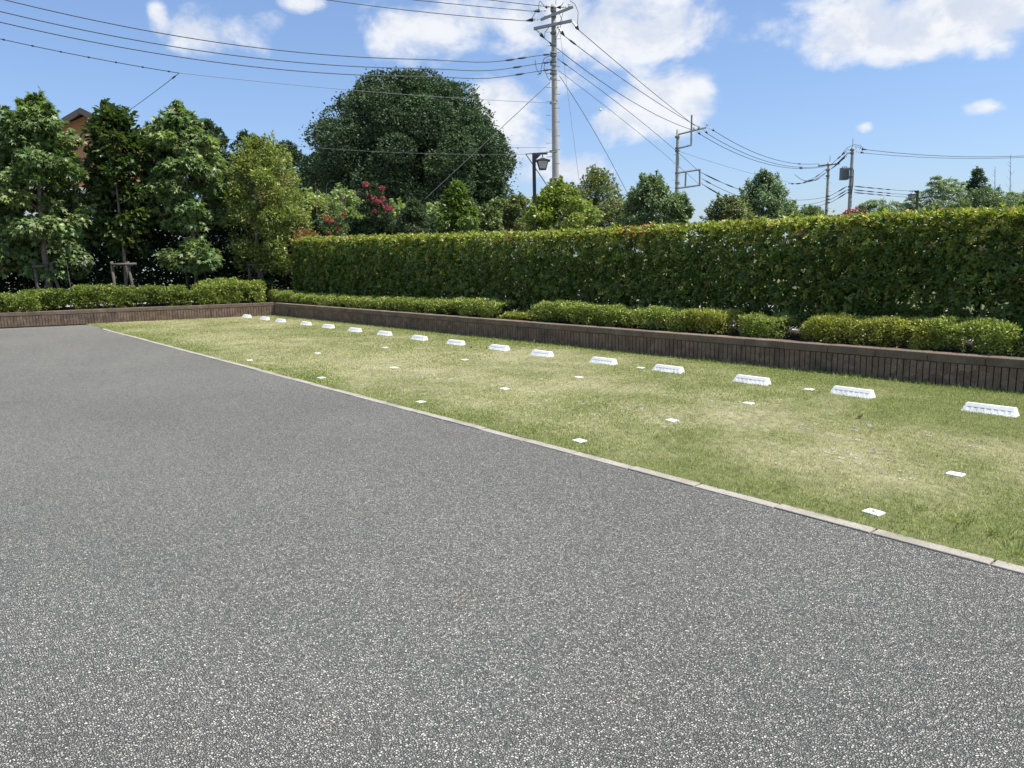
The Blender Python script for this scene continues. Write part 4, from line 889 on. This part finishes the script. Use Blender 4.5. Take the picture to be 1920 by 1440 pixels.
# ------------------------------------------------------------------ houses
def gable_house():
    d = 46.; pk = P(153, 203, d); hw = 78*d/FPX; rise = 44*d/FPX
    fwd = np.array([FW[0], FW[1], 0]); fwd /= np.linalg.norm(fwd); a = math.radians(8); rx = np.array([RT[0], RT[1], 0]); rx /= np.linalg.norm(rx)
    rx, fwd = rx*math.cos(a)+fwd*math.sin(a), fwd*math.cos(a)-rx*math.sin(a)
    e = empty('gable_house', (pk[0], pk[1], -.05), 'tall house with an orange brown boarded gable and dark eaves', 'house')
    g0 = np.array([pk[0], pk[1], 0]) + fwd*.5; ze = pk[2]-rise; zt = pk[2]-.22; dep = 9.
    def w(s, f, z): return g0 + rx*s + fwd*f + np.array([0, 0, z])
    mt, t, b, o = newmat('orange_siding'); v = OBJ(t); wv_ = N(t, 'ShaderNodeTexWave', wave_type='BANDS', bands_direction='X'); mp_ = N(t, 'ShaderNodeMapping'); t.links.new(v, mp_.inputs[0])
    mp_.inputs['Rotation'].default_value = (0, 0, -math.atan2(rx[1], rx[0])); t.links.new(mp_.outputs[0], wv_.inputs[0]); wv_.inputs['Scale'].default_value = 3.2
    c = RAMP(t, NOISE(t, v, 2.5, 4), [(.3, (.42, .20, .105)), (.7, (.50, .25, .135))])
    t.links.new(MIX(t, SMOOTH(t, wv_.outputs['Fac'], .02, .12), (.30, .14, .075, 1), c), b.inputs['Base Color']); b.inputs['Roughness'].default_value = .8
    BUMP(t, b, wv_.outputs['Fac'], .3, .02)
    hw_ = hw*.90
    zw = ze + .05
    mb = MB(); bt = [w(-hw_, 0, 6.4), w(hw_, 0, 6.4), w(hw_, 0, zw), w(0, 0, zt-.1), w(-hw_, 0, zw)]; bk = [p+fwd*dep for p in bt]
    mb.hull(bt, bk).build('gable_wall', mt, e)
    MB().quadbox(w(0, dep/2+.02, 3.1), rx*hw_*1.0, fwd*(dep/2), np.array([0, 0, 3.14])).build('lower_wall', plain('pale_teal_render', (.42, .52, .50), .8, 0, .1, 1), e)
    MB().quadbox(w(0, -.12, 6.32), rx*(hw_+.3), fwd*.2, np.array([0, 0, .075])).build('string_course', M['paint'], e)
    rm = plain('dark_roof', (.06, .052, .05), .7, 0, .15, 2)
    rf = MB()
    for sgn in (-1, 1):
        sl_ = np.array([0, 0, 0.]) + rx*sgn*hw*1.04 + np.array([0, 0, -rise*1.04]); nn = np.cross(sl_, fwd)*sgn; nn = nn/np.linalg.norm(nn); nn = nn if nn[2] > 0 else -nn
        c = w(0, dep/2-.45, pk[2]) + sl_/2; rf.quadbox(c-nn*.07, sl_/2, fwd*(dep/2+.3), nn*.07)
    rfo = rf.build('roof', rm, e)
    bg_ = MB()
    for sgn in (-1, 1):
        sl_ = rx*sgn*hw*1.04 + np.array([0, 0, -rise*1.04]); nn = np.cross(sl_, fwd); nn = nn/np.linalg.norm(nn); nn = nn if nn[2] > 0 else -nn
        bg_.quadbox(w(0, -.755-.03*(sgn > 0), pk[2]-.10)+sl_/2-nn*.10, sl_/2, fwd*.04, nn*.14)
    bg_.build('bargeboard', plain('bargeboard_paint', (.085, .07, .065), .6, 0, .1, 2), rfo)
gable_house()
def far_roof(label, cx, ytop, hwpx, ybot, d, roofc, wallc, name='house', a=0.):
    pk = P(cx, ytop, d); zb = P(cx, ybot, d)[2]; hw = hwpx*d/FPX
    fwd = np.array([FW[0], FW[1], 0]); fwd /= np.linalg.norm(fwd); rx = np.array([RT[0], RT[1], 0]); rx /= np.linalg.norm(rx); rx, fwd = rx*math.cos(a)+fwd*math.sin(a), fwd*math.cos(a)-rx*math.sin(a)
    e = empty(name, (pk[0], pk[1], -.05), label, 'house'); dp = 3.6; z = np.array([0, 0, 1.])
    c = np.array([pk[0], pk[1], 0])
    MB().quadbox(c+fwd*dp+z*(zb/2-.05), rx*hw*.93, fwd*(dp-.5), z*(zb/2)).build('wall', plain(name+'_render', wallc, .85, 0, .1, 1), e)
    rf = MB(); lo = [c+rx*s*hw+fwd*f+z*zb for s, f in ((-1, 0), (1, 0), (1, 2*dp), (-1, 2*dp))]
    hi = [c+rx*s*hw+fwd*f+z*pk[2] for s, f in ((-.97, dp-.08), (.97, dp-.08), (.97, dp+.08), (-.97, dp+.08))]
    rfo = rf.hull(lo, hi).build('roof', plain(name+'_roof_tiles', roofc, .6, 0, .15, 3), e)
    MB().quadbox(c+fwd*(-.05)+z*(zb-.05), rx*hw, fwd*.05, z*.07).build('gutter', M['darksteel'], rfo)
far_roof('low house roof with brown tiles behind the pink flowering shrub', 775, 385, 66, 399, 40, (.19, .14, .115), (.5, .46, .4), 'tiled_house')
far_roof('pale grey roofed house peeping above the leftmost trees', 20, 222, 45, 243, 44, (.62, .62, .62), (.55, .55, .55), 'pale_house', .5)

# ------------------------------------------------------------------ street lamps
def lamp(label, px, d, ytop, side, armlen):
    top = P(px, ytop, d); base = np.array([top[0], top[1], -.05]); e = empty('street_lamp', base, label, 'street lamp', 'lantern style street lamps'); rx = np.array([RT[0], RT[1], 0]); rx /= np.linalg.norm(rx); rx = rx*side
    fw = np.array([-rx[1], rx[0], 0]); z = np.array([0, 0, 1.])
    MB().quadbox(base+z*(top[2]+.05)/2, rx*.055, fw*.055, z*(top[2]+.05)/2).build('post', M['black_metal'], e, bevel=.008)
    a = top - z*.06; mb = MB(); mb.quadbox(a+rx*armlen*.52+z*.03, rx*armlen*.52, fw*.03, z*.022+rx*0)
    mb.hull([a+rx*.055-z*.17-fw*.02, a+rx*.055-z*.17+fw*.02, a+rx*.08-z*.13+fw*.02, a+rx*.08-z*.13-fw*.02], [a+rx*.055-fw*.02, a+rx*.055+fw*.02, a+rx*.22+fw*.02, a+rx*.22-fw*.02])
    mb.build('arm', M['black_metal'], e)
    c = a + rx*armlen*.66; L0 = .24
    MB().tube([c, c-z*.07], .016, 8).build('hanger', M['black_metal'], e)
    ln = MB(); t0 = c-z*.20
    sq = lambda cc, r: [cc+rx*r+fw*r, cc-rx*r+fw*r, cc-rx*r-fw*r, cc+rx*r-fw*r]
    ln.hull(sq(t0, .24), sq(t0+z*.02, .24)); ln.hull(sq(t0+z*.021, .225), sq(t0+z*.075, .09)); ln.hull(sq(t0+z*.076, .08), sq(t0+z*.11, .05))
    lb = t0-z*L0
    for (q1, q2) in zip(sq(t0, .175), sq(lb, .105)): ln.tube([q1, q2], .012, 6)
    ln.hull(sq(lb-z*.03, .11), sq(lb, .118)); lf_ = ln.build('lantern', M['black_metal'], e)
    gm, t, b, o = newmat('frosted_glass'); b.inputs['Base Color'].default_value = (.46, .47, .47, 1); b.inputs['Roughness'].default_value = .5; b.inputs['Transmission Weight'].default_value = .25
    MB().hull(sq(lb+z*.002, .098), sq(t0-z*.002, .168)).build('glass', gm, lf_)
lamp('black lantern street lamp in front of the tallest utility pole', 1001, 24, 287, 1, .42)
lamp('far black lantern street lamp among the bamboo at the right', 1721, 46, 357, -1, .5)

# ------------------------------------------------------------------ utility poles and wires
rxw = np.array([RT[0], RT[1], 0]); rxw /= np.linalg.norm(rxw); Z = np.array([0, 0, 1.])
def pole_base(name, label, px, py, d, r_top, r_bot, mat='polecon'):
    top = P(px, py, d); base = np.array([top[0], top[1], -.05]); e = empty(name, base, label, 'utility pole', 'utility poles'); n = 12
    MB().tube([base+Z*(top[2]+.05)*i/n for i in range(n+1)], [r_bot+(r_top-r_bot)*i/n for i in range(n+1)], 14).build('pole', M[mat], e, True)
    return e, top, base
def collar(e, at, r, mat='darksteel', n=1, h=.09):
    MB().tube([at-Z*h/2, at+Z*h/2], r, 12).build('collar', M[mat], e)
def insul(e, a, b, r=.055, k=3, cone=True):      # string of porcelain discs ending in a black boot
    a = np.asarray(a); b = np.asarray(b); mb = MB(); L = np.linalg.norm(b-a); u = (b-a)/L
    for i in range(k):
        s = (i+.5)/k*.55*L; mb.tube([a+u*(s-.045), a+u*(s-.012), a+u*(s+.03)], [.02, r, .02], 8)
    mb.tube([a, a+u*L*.6], .014, 6); io = mb.build('insulator', M['porcelain'], e)
    if cone: MB().tube([a+u*L*.58, a+u*L*.75, a+u*L], [.075, .055, .016], 8).build('boot', M['rubber'], io)
def bolts(e, px, ys, d, r, mat='darksteel'):
    mb = MB()
    for i, y in enumerate(ys):
        c = P(px, y, d); s = 1 if i % 2 else -1; mb.tube([c, c+rxw*(r+.16)*s], .011, 5)
    mb.build('step_bolts', M[mat], e)
# A, the tall pole
DA = 32.
eA, topA, baseA = pole_base('utility_pole', 'tallest concrete utility pole with two crossarms behind the street lamp', 1038, 9, DA, .105, .185)
def armpx(e, a, b, d, hw=.045, name='crossarm', mat='darksteel', d2=None):
    p, q = P(*a, d), P(*b, d2 or d); u = (q-p)/2; s = np.cross(u, Z); s /= np.linalg.norm(s); w = np.cross(s, u); w /= np.linalg.norm(w)
    MB().quadbox((p+q)/2, u, s*hw, w*hw).build(name, M[mat], e)
armpx(eA, (1014, 37), (1074, 13), DA-.2, .05); armpx(eA, (1001, 54), (1072, 39), DA-.2, .055)
for y in (16, 20, 30, 47, 62, 84, 99, 104, 116, 121, 131, 138, 147, 193, 284): collar(eA, P(1037.5, y, DA), .125+.06*(y/330), 'steel' if y % 2 else 'darksteel', 1, .07)
bolts(eA, 1037, [60+13*i for i in range(20)], DA, .14)
insul(eA, P(1022, 36, DA), P(1021, 20, DA), .06, 2, False); insul(eA, P(1067, 14, DA), P(1067, 0, DA), .065, 2, False); insul(eA, P(1030, 12, DA), P(1022, 14, DA), .05, 2)
insul(eA, P(1016, 35, DA), P(985, 39, DA-.6), .055, 3); insul(eA, P(1024, 19, DA), P(1000, 21, DA-.6), .055, 2); insul(eA, P(1062, 13, DA), P(1044, 14, DA), .055, 3)
insul(eA, P(1074, 42, DA), P(1086, 57, DA+.6), .055, 3); insul(eA, P(1045, 50, DA), P(1059, 68, DA+.6), .055, 3); insul(eA, P(1005, 55, DA), P(1021, 72, DA+.6), .055, 3)
MB().tube([P(1042, 12, DA), P(1043, -16, DA)], .018, 6).build('lightning_rod', M['steel'], eA)
jm = MB()
for pts in ([(1010, 17), (1011, 3), (1013, 2), (1022, 13)], [(998, 34), (1003, 24), (1010, 17)], [(1069, 1), (1078, 8), (1084, 22), (1083, 44), (1085, 55)], [(1030, 50), (1022, 60), (1021, 70)], [(1050, 12), (1055, 8), (1056, 4)], [(1049, 26), (1054, 38), (1048, 60), (1041, 74)], [(1056, 24), (1051, 40), (1047, 44)],
            [(1031, 104), (1020, 110), (1015, 125), (1014, 138), (1007, 140)], [(1003, 112), (1006, 130), (1012, 138)], [(1022, 116), (1020, 128), (1027, 146), (1032, 152)], [(1016, 132), (1012, 140)]):
    jm.tube([P(x, y, DA-.25) for x, y in pts], .013, 5)
jm.build('jumper_wires', M['wire'], eA)
armpx(eA, (985, 289), (1043, 284), DA-.3, .022, 'stay_bracket', 'steel')
# B, the pole with two side frames
DB = 48.
eB, topB, baseB = pole_base('utility_pole', 'grey utility pole with two rectangular side frames', 1271, 243, DB, .095, .15, 'polecon')
fr = MB()
for a, b in (((1272, 252), (1324, 239)), ((1272, 278), (1296, 272)), ((1296, 272), (1297, 216)), ((1272, 324), (1312, 318)), ((1312, 317), (1312, 348)), ((1271, 353), (1313, 347)), ((1286, 322), (1285, 351))):
    fr.tube([P(*a, DB), P(*b, DB)], .055, 8)
fr.build('side_frame', M['darksteel'], eB)
for y in (257, 278, 283, 325, 343, 353): collar(eB, P(1270, y, DB), .15, 'darksteel', 1, .1)
for a, b in (((1304, 243), (1314, 253)), ((1318, 241), (1327, 251)), ((1330, 239), (1340, 246))): insul(eB, P(*a, DB), P(*b, DB), .06, 2)
for x, y in ((1301, 240), (1310, 238), (1326, 233)): insul(eB, P(x, y+3, DB), P(x, y-6, DB), .09, 2, False)
bolts(eB, 1268, [290+8*i for i in range(8)], DB, .12)
# C and D
DC, DD = 62., 58.
eC, topC, baseC = pole_base('utility_pole', 'slim utility pole with one short crossarm', 1554, 304, DC, .10, .16, 'polecon')
armpx(eC, (1534, 311), (1574, 307), DC, .05)
for x, y in ((1536, 305), (1546, 306), (1571, 302), (1568, 304)): insul(eC, P(x, y+4, DC), P(x, y-3, DC), .08, 2, False)
MB().tube([P(1556, 304, DC), P(1556.5, 292, DC)], .03, 6).build('lightning_rod', M['steel'], eC)
for y in (309, 319, 330, 368, 374, 380): collar(eC, P(1552, y, DC), .16, 'darksteel', 1, .12)
bolts(eC, 1551.5, [335+8*i for i in range(9)], DC, .14)
eD, topD, baseD = pole_base('utility_pole', 'utility pole carrying a grey transformer box', 1599, 276, DD, .115, .18, 'polecon')
MB().tube([P(1599, 277, DD), P(1599.5, 260, DD)], .03, 6).build('lightning_rod', M['steel'], eD)
tb = MB(); c = P(1583, 326, DD); ax = rxw*.28; ay = np.array([-rxw[1], rxw[0], 0])*.26
tb.quadbox(c, ax, ay, Z*.46); tr_ = tb.build('transformer', M['darksteel'], eD, bevel=.03)
tf = MB()
for s in np.linspace(-.8, .8, 6): tf.quadbox(c+ax*s-ay*1.18-Z*.03, rxw*.014, ay*.18, Z*.36)
for s in (-.5, 0, .5): tf.tube([c+ax*s+Z*.46, c+ax*s+Z*.56], .04, 6)
tf.build('cooling_fins', M['darksteel'], tr_)
armpx(eD, (1590, 317), (1598, 317), DD, .05, 'bracket'); armpx(eD, (1590, 331), (1597, 331), DD, .05, 'bracket')
for y in (281, 287, 316, 332, 350, 356, 361): collar(eD, P(1597.5-(y-280)*.05, y, DD), .17, 'darksteel', 1, .12)
for a, b in (((1602, 277), (1627, 281)), ((1604, 284), (1621, 287)), ((1592, 286), (1577, 302)), ((1592, 279), (1577, 292))): insul(eD, P(*a, DD), P(*b, DD), .09, 2)
MB().tube([P(1600, 318, DD-.25), P(1599, 345, DD-.25), P(1596, 366, DD-.25)], .04, 6).build('cable', M['rubber'], eD)
jm = MB(); jm.tube([P(x, y, DD) for x, y in ((1578, 290), (1588, 277), (1602, 271), (1614, 273), (1620, 280))], .018, 5); jm.tube([P(x, y, DD) for x, y in ((1601, 275), (1613, 276), (1618, 284))], .018, 5); jm.build('jumper_wires', M['wire'], eD)
e, t_, b_ = pole_base('utility_pole', 'thin grey pole top showing at the left edge above the trees', 2, 196, 40, .05, .09, 'darksteel')
armpx(e, (-4, 205), (8, 207), 40, .03)

def wire(label, p0, d0, p1, d1, mid=None, r=.014, mat='wire', sleeves=(), group='overhead wires', name='power_line', sl_r=2.6, knots=0, dip=0.):
    a, b = P(*p0, d0), P(*p1, d1); n = 40; t = np.linspace(0, 1, n)[:, None]; L = a*(1-t)+b*t
    sag = 0.
    if mid:                                  # measure the droop at the middle of the span
        best = None; xm = None
        if isinstance(mid, tuple): xm, mid = mid
        pr = lambda w_: 960+FPX*((w_-CP)@RT)/((w_-CP)@FW)
        tm = .5 if xm is None else min(np.linspace(.05, .95, 181), key=lambda q_: abs(pr(a*(1-q_)+b*q_)-xm))
        for s in np.linspace(-.2, 4, 400):
            m_ = a*(1-tm)+b*tm - Z*s*4*tm*(1-tm); v = m_-CP; x = 960+FPX*(v@RT)/(v@FW); y = 720-FPX*(v@UP)/(v@FW)
            if best is None or abs(y-mid) < best[0]: best = (abs(y-mid), s)
        sag = best[1]
    pts = L - Z*(4*sag*t*(1-t) + dip*np.exp(-((t-.87)/.08)**2))
    ob = MB().tube(list(pts), r, 6).build(name, M[mat]); tag(ob, label, 'wire', group)
    at = lambda s: a*(1-s)+b*s - Z*(4*sag*s*(1-s) + dip*math.exp(-((s-.87)/.08)**2))
    for (s0, s1) in sleeves:
        MB().tube([at(s0), at(s0+(s1-s0)*.3), at(s0+(s1-s0)*.7), at(s1)], [r*1.2, r*sl_r, r*sl_r, r*1.2], 8).build('sleeve', M['rubber'], ob)
    if knots:
        for i in range(knots):
            s = (i+.6)/knots; MB().tube([at(s-.004), at(s+.004)], r*2.2, 6).build('clip', M['rubber'], ob)
    return ob
HV, LV = 'high wires from the left to the tallest pole', 'middle wires from the left to the tallest pole'
wire('topmost high wire crossing the clouds to the top of the tallest pole', (640, -42), 27, (1044, 14), DA, -8, .015, sleeves=[(.965, .995)], group=HV)
wire('second high wire crossing the clouds to the tallest pole', (480, -36), 27, (1000, 21), DA-.6, -2, .015, group=HV)
wire('third high wire meeting the boot left of the lower crossarm', (380, -38), 27, (985, 39), DA-.6, 12, .015, group=HV)
sv = [(.905, .925), (.93, .95), (.985, .999)]
wire('uppermost of three sagging wires from the top left to the tallest pole', (-120, -34), 24, (1031, 101), DA, (500, 92), .016, dip=.15, sleeves=sv, group=LV)
wire('middle of three sagging wires from the left edge to the tallest pole', (-120, -9), 24, (1031, 116), DA, (500, 111.5), .016, dip=.15, sleeves=[(.92, .94), (.985, .999)], group=LV)
wire('lowest of three sagging wires from the left edge to the tallest pole', (-120, 12), 24, (1031, 130), DA, (500, 128), .016, dip=.15, sleeves=[(.925, .945), (.985, .999)], group=LV)
wire('knotted cable from the left edge to its joint above the narrow tree', (-140, 40), 22, (336, 137), 24, 96, .012, knots=9, group='messenger cables')
wire('thin cable from the joint passing in front of the huge dome tree', (336, 137), 24, (1031, 193), DA, 175, .008, 'wirelight', group='messenger cables')
wire('short drop wire slanting down from the joint into the trees', (336, 137), 24, (232, 214), 30, 181, .010, sleeves=[(.05, .11)], group='messenger cables')
wire('low thin wire running across the trees to the lamp post bracket', (265, 240), 30, (985, 289), DA-.3, 280, .009, 'wirelight', group='messenger cables')
wire('thin wire just above the lamp post bracket', (900, 276), DA+6, (1025, 277), DA, None, .007, 'wirelight', group='messenger cables')
wire('thick stay wire slanting down left from the tallest pole', (1031, 155), DA, (797, 373), DA-3, None, .013, group='stay wires')
wire('short stay strut behind the lamp post', (986, 289), DA-.3, (1026, 348), DA-.2, None, .022, group='stay wires')
AB = 'wires between the tallest pole and the framed pole'
wire('outermost wire sweeping from the right end of the lower crossarm', (1086, 57), DA+.6, (1303, 236), DB, 166, .015, sleeves=(), group=AB)
wire('second wire sweeping from the tallest pole to the framed pole', (1059, 68), DA+.6, (1312, 239), DB, 177, .015, sleeves=[(.02, .06)], group=AB)
wire('third wire sweeping from the left end of the lower crossarm', (1021, 72), DA+.6, (1296, 243), DB, 190, .015, sleeves=[(.02, .05)], group=AB)
wire('straight wire from the tallest pole into the lower side frame', (1045, 110), DA, (1311, 322), DB, 228, .012, group=AB, sleeves=[(.02, .05)])
wire('thin wire carrying a small pale ball below the straight wire', (1047, 132), DA, (1312, 347), DB, 256, .010, 'wirelight', group=AB)
q = P(1126, 206, 36.2); tag(MB().tube([q-Z*.06, q-Z*.035, q, q+Z*.035, q+Z*.06], [.02, .055, .07, .055, .02], 10).build('marker_ball', M['porcelain'], None, True), 'small pale marker ball on the thin wire right of the tallest pole', 'marker ball')
wire('steep stay wire down from the tallest pole into the lime green maple', (1050, 62), DA, (1086, 340), DA-2.5, None, .008, 'wirelight', group='stay wires')
wire('dark slanting wire from the tallest pole behind the olive tree', (1049, 142), DA, (1178, 366), DA+6, 240, .012, group='stay wires')
BC = 'wires between the framed pole and the slim pole'
wire('outer sagging wire between the framed pole and the slim pole', (1340, 246), DB, (1534, 307), DC, 298, .017, group=BC, sleeves=[(.76, .80)])
wire('middle sagging wire between the framed pole and the slim pole', (1327, 251), DB, (1547, 311), DC, 306, .017, group=BC, sleeves=[(.73, .77)])
wire('inner sagging wire between the framed pole and the slim pole', (1315, 253), DB, (1573, 306), DC, 312, .017, group=BC, sleeves=[(.66, .69)])
wire('thin wire from the framed pole shaft towards the slim pole', (1274, 284), DB, (1490, 344), DC-2, 321, .009, 'wirelight', group=BC)
wire('heavily sleeved looping wire left of the slim pole', (1478, 344), DC-3, (1591, 285), DD, 333, .019, group=BC, sleeves=[(.05, .09), (.13, .22), (.25, .31), (.36, .44), (.80, .97)])
wire('second sleeved looping wire left of the slim pole', (1490, 327), DC-3, (1550, 322), DC, 340, .017, group=BC, sleeves=[(.3, .5), (.6, .8)])
wire('third sleeved wire rising to the slim pole', (1500, 344), DC-3, (1550, 316), DC, 334, .017, group=BC, sleeves=[(.15, .4), (.55, .75)])
for i, (a, b, md, lab) in enumerate([((1314, 323), (1550, 369), 371, 'uppermost'), ((1316, 335), (1550, 375), 384, 'middle'), ((1315, 344), (1549, 381), 397, 'lowest')]):
    wire(f'{lab} of three low wires from the lower side frame to the slim pole', a, DB, b, DC, md, .016, group='low wires behind the trees', sleeves=[(.02, .13), (.16, .22)] if i != 1 else [(.02, .06)])
for i, (a, b, lab) in enumerate([((1555, 368), (1588, 349), 'uppermost'), ((1555, 375), (1588, 356), 'middle'), ((1555, 381), (1588, 361), 'lowest')]):
    wire(f'{lab} of three short wires rising from the slim pole to the transformer pole', a, DC, b, DD, (a[1]+b[1])/2+1, .018, group='wires between the slim pole and the transformer pole', sleeves=[(.5, .95)])
wire('steep sleeved wire from the slim pole crossarm to the top of the transformer pole', (1560, 307), DC, (1577, 292), DD, None, .018, group='wires between the slim pole and the transformer pole', sleeves=[(.6, .98)])
wire('lower sleeved wire from the slim pole to the transformer pole', (1560, 316), DC, (1577, 302), DD, 309, .02, group='wires between the slim pole and the transformer pole', sleeves=[(.1, .95)])
DR = 'wires from the transformer pole to the right edge'
wire('upper long wire from the transformer pole to the right edge', (1627, 281), DD, (2010, 286), 60, 294, .022, group=DR)
wire('lower long wire from the transformer pole to the right edge', (1621, 287), DD, (2010, 289), 60, 297, .018, group=DR)
for i, (y0, y1, lab) in enumerate([(349, 361, 'uppermost'), (356, 369, 'middle'), (361, 377, 'lowest')]):
    wire(f'{lab} of three sleeved wires from the transformer pole towards the bamboo', (1602, y0), DD, (1815, y1), 70, y0+10, .016, group=DR, sleeves=[(.0, .08), (.09, .15), (.17, .22), (.24, .28)])
